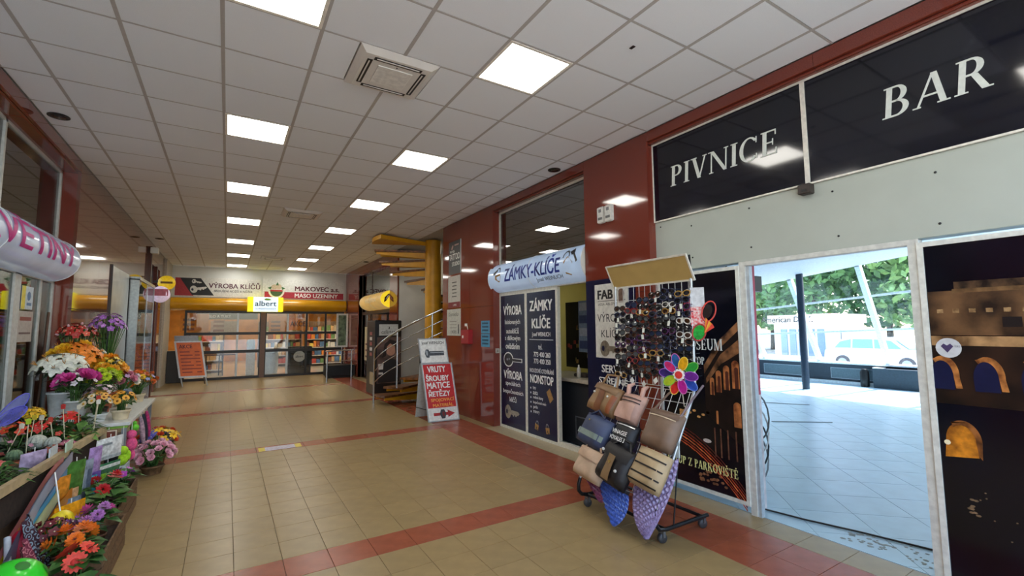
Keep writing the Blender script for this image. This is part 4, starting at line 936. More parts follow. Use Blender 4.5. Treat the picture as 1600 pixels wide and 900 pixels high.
text('albert', pa, .77, 2.44, 1.42, 2.62, M('#2c4a58', .5), t, .01, 0, .006)
text('SUPERMARKET', pa, .78, 2.32, 1.42, 2.38, M('#93aed0', .5), t, 0, 0, .006)
flat('leaf_mark', pa, [[(1.03,2.67),(1.10,2.71),(1.20,2.70),(1.27,2.66),(1.18,2.64),(1.08,2.64)]], M('#8fbe2e', .5), t, .006)
# glazed front
w3 = thing('window_3', (1, YF, 0), None, None); w3['kind'] = 'structure'
DF = M('#1d1715', .4)
xs = [-1.15, .30, .98, 1.13, 1.83, 2.45, 3.10, 3.72]
for i, x in enumerate(xs): MB().box((x-.03, YF-.03, 0), (x+.03, YF+.05, 2.30)).build('mullion', DF if i != 1 and i != 4 else M('#b5b5b2', .35, .4), w3)
MB().box((.98,YF-.05,0),(1.13,YF+.06,2.30)).build('door_post', M('#6a4a38', .4), w3)
for z, h in ((0,.08),(.86,.10),(1.47,.09),(2.20,.10)): MB().box((-1.15,YF-.035,z),(3.72,YF+.05,z+h)).build('transom', DF, w3)
for a, b_ in zip(xs, xs[1:]): MB().box((a,YF+.005,.05),(b_,YF+.012,2.25)).build('pane', glass('m_glass_front', (.95,.96,.95), .05), w3)
box1('entrance_cabinet', (XL+.06, YF-.35, 0), (-1.18, YF-.05, 1.0), M('#2a2622', .4), None, .01, label='dark cabinet in the far left corner beside the orange board', cat='cabinet')
# supermarket inside
structure('floor_market', MB().box((-4, YF+.2, -.2), (8, 29, 0)), M('#d6cdbd', .15, 0, .04, 3))
structure('ceiling_market', MB().box((-4, YF+.2, 3.0), (8, 29, 3.1)), M('#a89c8c', .7))
structure('wall_market_back', MB().box((-4, 28.9, 0), (8, 29, 3)), M('#c78a3a', .6, 0, .2, 2)); structure('wall_market_left', MB().box((-4, YF+.2, 0), (-3.9, 29, 3)), M('#b98a4e', .6)); structure('wall_market_right', MB().box((7.9, YF+.2, 0), (8, 29, 3)), M('#b07a3e', .6))
for k in range(6):
    x, y = (-1.5, 1.5, 4.5)[k % 3], (20.5, 25)[k//3]
    t = thing('market_light', (x, y, 2.97), f'bright strip light inside the supermarket, {ORD[k%3]} from left in the {["near","rear"][k//3]} row', 'light', 'supermarket lights')
    MB().box((x-.8,y-.15,2.955),(x+.8,y+.15,2.97)).build('diffuser', M('#ffdcaa', .5, emit=24), t); MB().box((x-.83,y-.18,2.97),(x+.83,y+.18,2.998)).build('light_housing', WHITE, t)
q = random.Random(5)
GOODS = [M(c, .45) for c in ('#d9822b','#c9b48f','#b8452f','#e0c04a','#6b8a4a','#d8d2c4','#8a4a2a','#caa06a','#4a6a8a')]
def shelf(x0, x1, y, h, label, z0=.0):
    t = thing('market_shelf', ((x0+x1)/2, y, z0), label, 'shelf', 'supermarket shelves')
    MB().box((x0,y,z0),(x1,y+.05,h)).build('shelf_back', M('#8a6a48', .5), t)
    for s in (x0, x1): MB().box((s-.02,y-.42,z0),(s+.02,y+.05,h)).build('shelf_side', M('#4a3a2e', .5), t)
    nl = int((h-z0)/.36)
    for l in range(nl):
        z = z0+.1+l*.36; o = MB().box((x0,y-.42,z),(x1,y,z+.03)).build('shelf_board', M('#cfc4b2', .4), t)
        x = x0+.04
        while x < x1-.1:
            w = q.uniform(.08,.2); hh = q.uniform(.16,.28); MB().box((x,y-.38,z+.031),(min(x+w,x1-.03),y-.1,z+.03+hh)).build('goods_pack', q.choice(GOODS), o); x += w+.015
shelf(1.2, 2.9, 23.5, 2.0, 'supermarket shelf full of small packs behind the right doors')
shelf(3.0, 4.6, 22.6, 2.0, 'supermarket shelf of packs at the far right inside')
shelf(-1.2, -.1, 21.4, 1.6, 'low supermarket shelf of packs behind the left window')
shelf(4.7, 6.2, 24.5, 2.2, 'supermarket shelf of packs deepest at the right')
for k, (x0,x1,z0,z1,y,lb) in enumerate([(-1.35,-.55,1.55,2.2,18.9,'orange promotional board at the left of the supermarket window'),(1.35,2.0,1.5,2.15,20.0,'orange promotional board hanging above the right doors'),(2.0,2.8,1.6,2.1,20.2,'orange board lettered AKCE inside the supermarket'),(-.5,.3,1.5,1.95,19.3,'pale notice board inside the left supermarket window')]):
    t = thing('promo_board', ((x0+x1)/2, y, z0), lb, 'board', 'boards inside the supermarket')
    pl_ = wall_f(y); slab(MB(), pl_, x0, z0, x1, z1, 0, .02).build('board_sheet', M('#d8801c', .5) if k != 3 else M('#cdb9a0', .5), t)
    MB().tube([((x0+x1)/2,y+.01,z1),((x0+x1)/2,y+.01,3.0)], .006, 5).build('hanging_wire', DF, t)
    if k == 2: text('AKCE', pl_, x0+.12, z0+.16, x1-.12, z0+.36, M('#5a2a12', .5), t, .02, 0, .022)
    else: 
        for r_ in range(3): flat('printed_block', pl_, [rect(x0+.08, z0+.08+.16*r_, x0+.4, z0+.16+.16*r_)], M('#8a4a20', .5), t, .021)
box1('header_panel', (-.95, 19.6, 2.02), (.95, 19.65, 2.28), M('#211b19', .5), None, label='black header panel lettered MÁSLO A TUKY inside the supermarket', cat='sign')
text('MÁSLO A TUKY', wall_f(19.59), -.75, 2.08, .1, 2.2, INK, bpy.data.objects['header_panel'], .015, 0, .003)
MB().tube([(-.9,19.62,2.28),(-.9,19.62,3.0)], .008, 5).tube([(.9,19.62,2.28),(.9,19.62,3.0)], .008, 5).build('header_wires', DF, bpy.data.objects['header_panel'])
t = thing('service_counter', (2.2, 18.9, 0), 'black box counter with a round white albert badge behind the glass', 'counter')
MB().box((1.92,18.75,.30),(2.75,19.3,1.0),.02).build('counter_body', M('#1b1d1e', .5), t); MB().box((1.95,18.8,0),(2.72,19.25,.30)).build('counter_plinth', M('#3a342c', .5), t)
flat('badge', wall_f(18.74), [ell(2.31,.64,.2,.2,20)], M('#d5d5cd', .5), t, .002); text('albert', wall_f(18.74), 2.18, .60, 2.44, .68, BLACK, t, .01, 0, .005)
t = thing('white_bin', (1.4, 19.6, 0), 'pale blue-white sack trolley standing behind the right door', 'bin'); MB().lathe([(.24,0),(.27,.3),(.27,.72),(.22,.78),(.0,.78)], (1.42,19.6,0), 14).build('bin_body', M('#cdd8de', .4), t); MB().lathe([(.28,0),(.28,.05),(.0,.06)], (1.42,19.6,.78), 14).build('bin_lid', M('#b5c4cc', .4), t)
t = thing('water_cooler', (.75, 19.4, 0), 'water dispenser with a pale blue bottle behind the left door', 'dispenser'); MB().box((.62,19.3,0),(.9,19.6,.86),.02).build('dispenser_body', M('#dcdcd6', .4), t); MB().lathe([(.06,0),(.13,.06),(.14,.34),(.11,.42),(.0,.43)], (.76,19.45,.86), 14).build('bottle', M('#9ec3da', .2), t)
for k, (x, y) in enumerate(((-.35,20.0),(.05,20.1))):
    t = thing('cafe_table', (x, y, 0), ['small dark table behind the left window, nearer the orange board','small dark table behind the left window, nearer the door'][k], 'table', 'tables inside the supermarket')
    MB().box((x-.3,y-.3,.72),(x+.3,y+.3,.76),.005).build('table_top', M('#5a4030', .4), t)
    for sx in (-.26,.26):
        for sy in (-.26,.26): MB().bar((x+sx,y+sy,0),(x+sx,y+sy,.72),.03).build('leg', DF, t)

# orange A-frame board at the far left
t = thing('menu_board', (-.9, 16.5, 0), 'orange AKCE price board on a grey folding frame at the far left', 'A-board')
pm_ = PL((-1.10, 16.48, .30), (.93, -.06, 0), (-.16, .10, .98))
slab(MB(), pm_, 0, 0, .60, 1.0, -.01, 0).build('poster', M('#d4601c', .5, 0, .12, 5), t)
b = MB(); frame_rect(b, pm_, -.04, -.04, .64, 1.04, .045, -.02, .008); b.build('board_frame', M('#b9b2a8', .4, .4), t)
slab(MB(), pm_, -.02, 1.04, .56, 1.20, -.02, 0).build('top_plate', M('#8d8a84', .4, .3), t)
text('AKCE', pm_, .06, .82, .38, .93, M('#5a1f10', .5), t, .02, 0, .004)
for k in range(7): flat('printed_line', pm_, [rect(.06, .70-.1*k, .30+.06*(k%3), .735-.1*k), rect(.42, .70-.1*k, .54, .735-.1*k)], M('#8a3312', .5), t, .001)
for a in (.0, .60): MB().bar(pm_.p(a,-.02,-.01), pm_.p(a+.02,-.30,.0), .025).build('leg', M('#9a948a', .4, .4), t)
for a in (.02, .58): MB().bar(pm_.p(a,1.0,-.03), Vector((pm_.p(a,0,0).x, 17.05, .0)), .025).build('rear_leg', M('#6a655e', .4, .4), t)
# chrome barrier at the far right
t = thing('chrome_barrier', (3.1, 15.4, 0), 'chrome barrier rail with dark shelf at the far right', 'barrier')
for x, y in ((2.66,15.15),(3.52,15.75)): MB().tube([(x,y,0),(x,y,.95)], .022, 8).build('post', STEEL, t)
MB().tube([(2.60,15.11,.95),(3.58,15.79,.95)], .022, 8).build('top_rail', STEEL, t); MB().tube([(2.66,15.15,.62),(3.52,15.75,.62)], .014, 8).build('mid_rail', STEEL, t)
t = thing('dark_bench', (3.3, 16.6, 0), 'low dark box bench behind the chrome barrier', 'bench'); MB().box((2.85,16.3,.06),(3.76,16.9,.42),.02).build('bench_box', M('#14161a', .4), t); MB().box((2.9,16.35,0),(3.7,16.85,.06)).build('bench_plinth', BLACK, t)
t = thing('open_frame', (3.6, 17.6, .95), 'white-framed narrow glass panel by the far right wall', 'frame')
b = MB(); frame_rect(b, wall_f(17.6), 3.38, .98, 3.78, 2.20, .06, -.03, .02); b.build('panel_frame', M('#d8d6cc', .4), t); slab(MB(), wall_f(17.6), 3.44, 1.04, 3.72, 2.14, -.01, .0).build('poster', M('#6f8264', .4, 0, .3, 6, dark='#33402e'), t)
MB().tube([(3.58,17.6,0),(3.58,17.6,.98)], .02, 8).build('stand', STEEL, t)

# far right shop: dark glass, yellow sausage-shaped sign
w4 = structure('window_4', MB().box((REC,12.60,0),(REC+.05,12.66,3.44)).box((REC,16.14,0),(REC+.05,16.2,3.44)).box((REC,14.9,0),(REC+.05,14.96,3.44)).box((REC,12.6,2.1),(REC+.05,16.2,2.2)), M('#4a382e', .4))
MB().box((REC+.01,12.66,.05),(REC+.02,16.14,3.44)).build('pane', glass('m_glass_dark', (.55,.57,.56), .30), w4)
structure('wall_shop_right_far', MB().box((REC+1.2,12.5,0),(REC+1.3,16.3,3.44)).box((REC,12.02,0),(REC+1.3,12.5,3.44)), M('#5a4a3c', .6))
structure('ceiling_shop_right_far', MB().box((REC+.05,12.0,3.46),(REC+1.3,16.3,3.6)), M('#5f574e', .7)); structure('wall_shop_right_end', MB().box((REC+.05,16.25,0),(REC+1.3,16.3,3.5)), M('#5a4a3c', .6)); structure('floor_shop_right', MB().box((3.93,12.0,-.2),(5.3,16.3,-.001)), M('#7a6a50', .5))
t, f = half_sign('yellow_shop_sign', 3.90, -1, 12.65, 15.0, 2.46, .50, .34, 'rounded lit yellow sign on the right wall beyond the stair', M('#d2ab62', .3, 0, .1, 4, emit=.35), M('#f2cf2a', .4, emit=.6))
fm = lambda a, b, z_=0: f(-a, math.asin(max(-.99, min(.99, (b-2.46)/.25))), .005+z_)
text('VEČERKA', None, -14.3, 2.40, -13.1, 2.56, M('#f3ecd0', .5), t, .02, .1, fmap=fm)
curved('red_end', [[(-15.0,2.22),(-14.7,2.22),(-14.7,2.7),(-15.0,2.7)]], M('#c9513a', .4, emit=.2), t, .004)
flat('end_emblem', PL((0,12.645,0),(1,0,0),(0,0,1)), [[(3.66,2.36),(3.72,2.40),(3.86,2.62),(3.78,2.60),(3.68,2.50)]], M('#2a2416', .5), t, .002)
flat('end_emblem_shine', PL((0,12.645,0),(1,0,0),(0,0,1)), [[(3.70,2.44),(3.74,2.45),(3.82,2.58),(3.76,2.55)]], M('#f3ecd0', .5), t, .0035)
for k, (y, z0, z1, c) in enumerate(((14.5,.9,1.5,'#cfc9be'),(13.6,.8,1.8,'#b59a86'),(15.4,.6,1.7,'#c9b48f'))):
    t = thing('window_poster', (REC-.006, y, z0), ['pale poster low in the far right shop window','brown poster in the far right shop window near the machine','cream poster in the far right shop window nearest the market'][k], 'poster', 'posters in the far right shop'); MB().box((REC-.008,y-.3,z0),(REC-.002,y+.3,z1)).build('sheet', M(c, .5), t)
    for r_ in range(3): MB().box((REC-.010,y-.22,z0+.1+.2*r_),(REC-.008,y+.2,z0+.16+.2*r_)).build('printed_line', M('#6a3a34', .5), t)

# ================================================================ left wall: steel panel, showcase, projecting signs
pw_ = wall_l(XL)
t = thing('steel_wall_panel', (XL, 10.3, 0), 'tall brushed grey panel with black edge on the left granite wall', 'panel')
MB().box((XL,9.62,0),(XL+.02,11.05,2.68),.004).build('panel_sheet', M('#b3b8b8', .3, .5, .08, 5), t); MB().box((XL,9.59,0),(XL+.022,9.62,2.70)).build('panel_edge', BLACK, t)
t = thing('wall_showcase', (XL, 12.2, 0), 'glass showcase with pale shelves on the left wall', 'showcase')
MB().box((XL,11.15,0),(XL+.02,13.3,2.60)).build('back_panel', M('#b7aa92', .5, 0, .15, 3), t)
for z in (.5,1.0,1.5,2.0): MB().box((XL+.02,11.2,z),(XL+.14,13.25,z+.02)).build('glass_shelf', M('#cfd8d8', .2), t)
for y in (11.15,12.2,13.27): MB().box((XL,y,0),(XL+.16,y+.035,2.62)).build('post', M('#9ea3a4', .3, .7), t)
MB().box((XL+.15,11.18,.02),(XL+.155,13.28,2.6)).build('pane', GLASS, t); MB().box((XL,11.15,2.60),(XL+.17,13.3,2.66)).build('top_rail', M('#9ea3a4', .3, .7), t)
MB().box((XL+.03,12.9,.05),(XL+.06,13.15,2.55)).build('light_strip', M('#dfe2ff', .4, emit=1.5), t)
q = random.Random(9)
for k in range(18):
    y = 11.3+.31*(k%6); z = (.52,1.02,1.52)[k//6]; MB().lathe([(.05,0),(.07,.06),(.05,.12),(.03,.2),(.0,.2)], (XL+.08,y,z), 8).build('display_vase', q.choice([M('#d9d2b0', .4), M('#b9a6c9', .4), M('#c9c46a', .4)]), t)
t = thing('round_sign', (-1.31, 14.0, 2.62), 'small round yellow projecting sign on a black arm, far left', 'sign')
MB().lathe([(.0,-.03),(.17,-.03),(.18,0),(.17,.03),(.0,.03)], (-1.31,14.0,2.80), 22, axis=Vector((0,1,0))).build('disc', M('#d9b21e', .4, emit=.3), t)
MB().bar((XL+.05,14.0,2.82),(-1.46,14.0,2.82),.05).build('arm', BLACK, t); flat('disc_band', PL((0,13.965,0),(1,0,0),(0,0,1)), [rect(-1.43,2.78,-1.19,2.83)], M('#6a4a12', .5), t, .003)
t = thing('box_sign', (-1.5, 14.0, 2.3), 'rounded pink and white light box projecting from the left wall', 'sign')
MB().lathe([(.0,-.11),(.17,-.10),(.20,0),(.17,.10),(.0,.11)], (-1.40,13.8,2.50), 20, axis=Vector((.3,1,0))).build('box_body', M('#d9c3d6', .4, emit=.35), t); MB().box((-1.57,13.66,2.46),(-1.24,13.68,2.62)).build('pink_band', M('#c9687a', .4), t); MB().bar((XL+.05,13.9,2.5),(-1.5,13.85,2.5),.04).build('arm', BLACK, t)
t = thing('wall_camera', (-1.5, 13.6, 3.4), 'small white camera housing high on the left wall', 'camera'); MB().box((-1.58,13.3,3.42),(-1.44,13.5,3.56),.01).build('housing', WHITE, t); MB().bar((XL,13.52,3.45),(-1.52,13.4,3.44),.03).build('bracket', BLACK, t)

# ================================================================ flower shop front (left)
pg = wall_l(RECL)
w5 = structure('window_5', MB().box((RECL-.04,6.36,0),(RECL+.015,6.52,2.25)).box((RECL-.04,7.50,0),(RECL+.015,7.55,3.575)).box((RECL-.04,5.84,2.6),(RECL+.015,5.88,3.575)).box((RECL-.04,2.2,2.2),(RECL+.015,7.55,2.3)).box((RECL-.04,2.2,3.545),(RECL+.015,7.55,3.575)).box((RECL-.04,7.10,0),(RECL+.01,7.15,2.25)).box((RECL-.04,4.4,0),(RECL+.015,4.5,2.25)).box((RECL-.04,2.2,0),(RECL+.015,7.55,.08)), M('#c3c6c2', .4))
for a, b_ in ((6.52,7.10),(7.15,7.50),(4.5,6.36),(2.2,4.4)): MB().box((RECL-.01,a,.08),(RECL-.004,b_,2.2)).build('pane', GLASS, w5)
MB().box((RECL-.01,2.2,2.3),(RECL-.004,5.84,3.55)).build('pane', glass('m_glass_dark', (.55,.57,.56), .30), w5); MB().box((RECL-.01,5.88,2.3),(RECL-.004,7.5,3.55)).build('pane', glass('m_glass_dark', (.55,.57,.56), .30), w5)
structure('wall_flower_shop', MB().box((-4.6,2.0,0),(-4.5,7.8,2.8)).box((-4.5,7.6,0),(RECL-.04,7.7,2.8)).box((-4.5,2.0,0),(RECL-.3,2.1,2.8)), M('#3d3a30', .7)); structure('ceiling_flower_shop', MB().box((-4.6,2.0,2.75),(RECL-.03,7.8,2.8)).box((-2.35,2.0,2.8),(-2.3,7.8,3.6)).box((-2.4,2.0,3.6),(XL-.3,7.8,3.72)).box((-2.35,7.6,2.8),(XL-.3,7.7,3.6)), M('#6a655c', .7)); structure('floor_flower_shop', MB().box((-4.6,2.0,-.2),(XL-.3,7.8,-.002)), M('#6d6454', .5))
structure('wall_panel_flower', MB().box((RECL-.03,7.15,.08),(RECL-.012,7.5,2.2)), M('#b5ada2', .6))
SIGNP = M('#b3c0d8', .16, 0, .10, 2, emit=.15, coat=.4)
t, f = half_sign('flower_shop_sign', -1.80, 1, 3.2, 7.36, 2.46, .50, .27, 'rounded silvery sign with magenta KVĚTINY letters above the flower stand', SIGNP, M('#b9bec9', .3))
fm = lambda a, b, z_=0: f(a, math.asin(max(-.99, min(.99, (b-2.46)/.25))), .005+z_)
text('KVĚTINY', None, 4.72, 2.36, 7.16, 2.665, M('#c21f86', .45), t, .02, -.12, fmap=fm)
t = thing('window_sticker', (RECL, 6.75, 1.9), 'yellow and white sticker on the flower shop glass', 'sticker'); slab(MB(), pg, 6.60, 1.86, 6.92, 2.10, .0, .003).build('sheet', M('#cfe0ea', .4), t); slab(MB(), pg, 6.60, 1.86, 6.70, 2.10, .003, .004).build('yellow_strip', M('#e0d24a', .4), t); flat('printed_mark', pg, [ell(6.80,2.0,.05,.05,8), rect(6.75,1.9,6.88,1.93)], M('#5a7fa8', .5), t, .0035)
t = thing('window_paper', (RECL, 6.75, 1.5), 'white paper with two printed lines on the flower shop glass', 'paper'); slab(MB(), pg, 6.56, 1.52, 6.96, 1.84, .0, .003).build('sheet', M('#b5b0a8', .5), t); flat('printed_line', pg, [rect(6.6,1.74,6.92,1.78)], M('#8a4a40', .5), t, .003); flat('printed_line', pg, [rect(6.6,1.60,6.92,1.62)], M('#6a5a58', .5), t, .003)
MB().tube([(RECL+.06,7.0,.02),(RECL+.03,7.36,1.85)], .013, 7).build('broom_stick', M('#5a3c2c', .6), None, label='brown broom handle leaning in the flower shop window', cat='broom')
# ================================================================ display rack with sunglasses and bags
RY0, RY1 = 2.45, 3.33
RKB = M('#2a2c30', .3, .6, .1, 20); WIRE = M('#d9d9d3', .3, .3, .05, 30)
t = thing('display_rack', (3.0, 2.9, 0), 'wheeled white wire display rack with tan header board in front of the poster', 'display rack')
def side_path(y):
    return [(3.36,y,.10),(2.86,y,.10),(2.79,y,.115),(2.755,y,.155),(2.755,y,.21),(2.775,y,.26)]
for y in (RY0, RY1): 
    MB().tube(side_path(y), .016, 8).build('base_runner', RKB, t)
    MB().tube([(2.775,y,.26),(3.245,y,1.06),(3.27,y,1.12),(3.28,y,2.02)], .013, 8).build('upright', M('#c4c6c4', .25, .6, .1, 20), t)
for x in (2.86, 3.30): MB().tube([(x,RY0,.10),(x,RY1,.10)], .014, 8).build('base_bar', RKB, t)
MB().tube([(2.95,RY0,.11),(3.05,RY0,.72)], .006, 6).build('stay_rod', RKB, t)
for x, y in ((2.84,RY0+.02),(2.84,RY1-.02),(3.32,RY0+.02),(3.32,RY1-.02)):
    o = MB().lathe([(.0,-.016),(.034,-.016),(.037,-.008),(.037,.008),(.034,.016),(.0,.016)], (x,y,.038), 16, axis=Vector((.3,1,0))).build('caster', M('#3a3b3e', .5), t)
    MB().box((x-.012,y-.026,.045),(x+.012,y+.026,.09)).build('caster_fork', M('#7d8083', .3, .6), o)
for k in range(13): y = RY0+.03+(RY1-RY0-.06)*k/12; MB().bar((3.275,y,1.10),(3.285,y,2.0),.004).build('grid_wire', WIRE, t)
for k in range(8): z = 1.10+.9*k/7; MB().bar((3.275,RY0,z),(3.275,RY1,z),.005).build('grid_wire', WIRE, t)
for k in range(11): y = RY0+.03+(RY1-RY0-.06)*k/10; MB().bar((3.25,y,1.08),(2.80,y,.30),.004).build('grid_wire', WIRE, t)
for k in range(10): f_ = k/9; MB().bar((3.25-.45*f_,RY0,1.08-.78*f_),(3.25-.45*f_,RY1,1.08-.78*f_),.005).build('grid_wire', WIRE, t)
ph = PL((3.285, RY1+.02, 2.01), (0,-1,0), (-.10,0,.2))
slab(MB(), ph, 0, 0, .93, .225, -.004, .004).build('header_board', M('#b59a5e', .5, 0, .06, 5), t)
b = MB(); frame_rect(b, ph, -.008, -.008, .938, .233, .014, -.006, .008); b.build('header_edge', M('#d6d3c6', .4), t)
MB().bar((3.29,RY0,1.98),(3.27,RY0,2.22),.012).build('header_strut', BLACK, t)
box1('price_card', (3.02,2.43,.60), (3.03,2.52,.72), M('#c9d2cf', .4), t)

# sunglasses: every pair its own object; shared meshes by colour
def rim_mesh(mt, w=.062, h=.046, th=.0045):
    b = MB(); b.mats = [mt]
    for s in (-1, 1):
        pts = [(0, s*.036+w/2*math.cos(a), h/2*math.sin(a)*(1.0 if math.sin(a) < 0 else .85)) for a in [2*PI*i/12 for i in range(13)]]
        b.tube(pts, th, 5, False)
        b.tube([(0,s*.068,.012),(.012,s*.072,.012),(.10,s*.066,.006)], .003, 4, False)
    b.tube([(0,-.008,.008),(-.003,0,.012),(0,.008,.008)], .0035, 4, False)
    return b.mesh('sunglass_frame')
def lens_mesh(mt, s):
    b = MB(); b.mats = [mt]; b.add([(-.001, s*.036, 0)]+[(.001, s*.036+.030*math.cos(a), .022*math.sin(a)*(1 if math.sin(a) < 0 else .85)) for a in [2*PI*i/12 for i in range(12)]], [(0,i+1,(i+1)%12+1) for i in range(12)]); return b.mesh('lens')
FR = {n: rim_mesh(M(c, .25, 0, .1, 40)) for n, c in (('black','#121316'),('tortoise','#4a2a1a'),('white','#d9d8d2'),('navy','#1b2444'),('plum','#4a1f52'),('red','#8a2422'),('gold','#a9833f'))}
LN = {n: (lens_mesh(M(c, .06, 0, .2, 10, spec=.8), -1), lens_mesh(M(c, .06, 0, .2, 10, spec=.8), 1)) for n, c in (('dark','#101218'),('brown','#3a2216'),('grey','#4d5358'),('blue','#20304f'),('orange','#b0551a'))}
tg = MB(); tg.mats = [M('#dfe3da', .5, 0, .04, 30, rnd=.06)]; tg.box((-.004,-.012,-.065),(-.003,.012,-.028)); tg.bar((-.0035,0,-.03),(-.0035,0,-.006),.001); TGM = tg.mesh('price_tag')
tg = MB(); tg.mats = [M('#e4e6df', .5, 0, .04, 30)]; tg.prism([(-.004,0,-.095),(-.004,.026,-.065),(-.004,0,-.035),(-.004,-.026,-.065)], (.001,0,0)); TGD = tg.mesh('price_tag')
q = random.Random(21)
starts = [1.80, 1.83, 1.87, 1.91, 1.93, 1.90]
for c in range(6):
    y = RY1-.075-c*.146
    n = int((starts[c]-1.10)/.058)
    for r in range(n):
        z = starts[c]-.058*r
        fn = q.choice(['black']*6+['tortoise','navy','navy','plum','gold','white' if c > 3 else 'black','red'])
        ln = q.choice(['dark']*6+['brown','grey','blue','orange' if r == 3 else 'dark'])
        if c == 5 and r in (4, 6): fn = 'white'
        mt = Matrix.Translation((3.255+q.uniform(-.006,.004), y+q.uniform(-.008,.008), z)) @ Matrix.Rotation(q.uniform(-.10,.10), 4, 'X') @ Matrix.Rotation(q.uniform(-.12,.12), 4, 'Z') @ Matrix.Rotation(q.uniform(-.15,.25), 4, 'Y') @ Matrix.Scale(1.12, 4)
        t = thing('sunglasses', (0,0,0), f'{fn}-framed sunglasses in the {ORD[c]} rack column from the left, {ORD[r]} pair from the top', 'sunglasses', 'sunglasses on the wire rack')
        t.matrix_local = mt; W[t] = mt
        link('sunglass_frame', FR[fn], t); link('lens', LN[ln][0], t); link('lens', LN[ln][1], t)
        if r == n-1: link('price_tag', TGD, t)
        elif q.random() < .45: link('price_tag', TGM, t, loc=(0, q.uniform(-.04,.04), .0))

# pinwheel flower on the rack corner
t = thing('pinwheel', (3.10, 2.46, 1.0), 'multicoloured petal pinwheel clipped to the rack corner', 'pinwheel')
pp_ = PL((3.10, 2.455, 1.235), (.28,-.96,0), (0,0,1))
cols = ['#d9a01c','#2f9a3a','#6a2a8a','#2a4fb0','#b3218a','#d22f2a','#a8b82a','#3a2a6a','#c92f6a','#2f5f9a']
for k in range(10):
    a = math.radians(68-36*k); rr = .095 if k % 2 == 0 else .115; cx, cy = rr*math.cos(a), rr*math.sin(a); dz = .004+(.014 if k % 2 == 0 else 0)
    o = flat('petal', pp_, [ell(cx, cy, .054, .033, 14, rot=a)], M(cols[k], .3, 0, .2, 30, coat=.4), t, dz, .002)
    b = MB(); e = ell(cx, cy, .056, .035, 16, rot=a); b.tube([pp_.p(x, y, dz+.002) for x, y in e+e[:1]], .0035, 5, False); b.build('petal_rim', M(['#e8c84a','#7ac04a','#a05ac0','#6a8ad8','#d86ab8'][k%5], .3), o)
flat('hub_scallop', pp_, [ell(0,0,.04,.04,16)]+[ell(.038*math.cos(i*PI/5), .038*math.sin(i*PI/5), .011, .011, 8) for i in range(10)], INK, t, .022); flat('hub', pp_, [ell(0,0,.03,.03,14)], M('#d23a34', .4), t, .025, .006)
MB().tube([pp_.p(0,0,.0), pp_.p(.02,-.25,-.01), (3.22,2.46,.98)], .004, 6).build('stick', M('#d9d4c0', .5), t)
# toy pack hanging from the upright
t = thing('toy_pack', (3.28, 2.40, 1.5), 'colourful toy glasses pack hanging on the right side of the rack', 'toy pack')
pt_ = PL((3.285, 2.42, 1.52), (.5,-.86,0), (0,0,1))
slab(MB(), pt_, -.04, .18, .07, .42, 0, .003).build('card', M('#c9cdd0', .4, 0, .15, 30), t); slab(MB(), pt_, -.04, .08, .07, .26, .003, .005).build('red_print', M('#c22a34', .4, 0, .3, 60, dark='#e8d8d4'), t)
for nm, cx, cy, rx, ry, c in (('green_lens',.02,.05,.045,.06,'#1f9a3a'),('black_lens',.09,.22,.035,.06,'#15161a')): flat(nm, pt_, [ell(cx,cy,rx,ry,14,rot=-.3)], M(c, .1, 0, .4, 40), t, .012)
for cx, cy, rx, ry, c in ((.02,.05,.05,.07,'#a8322a'),(.10,.22,.05,.085,'#d2443a')):
    e = ell(cx,cy,rx,ry,18,rot=-.3); MB().tube([pt_.p(x,y,.014) for x,y in e+e[:1]], .006, 6, False).build('toy_rim', M(c, .3), t)
for k in range(5): flat('feather', pt_, [[(.06,.04),(.075+.012*k,.17-.012*k),(.09+.012*k,.15-.015*k)]], M(['#e8902a','#d23a2a','#e8b83a'][k%3], .4), t, .02+.002*k)

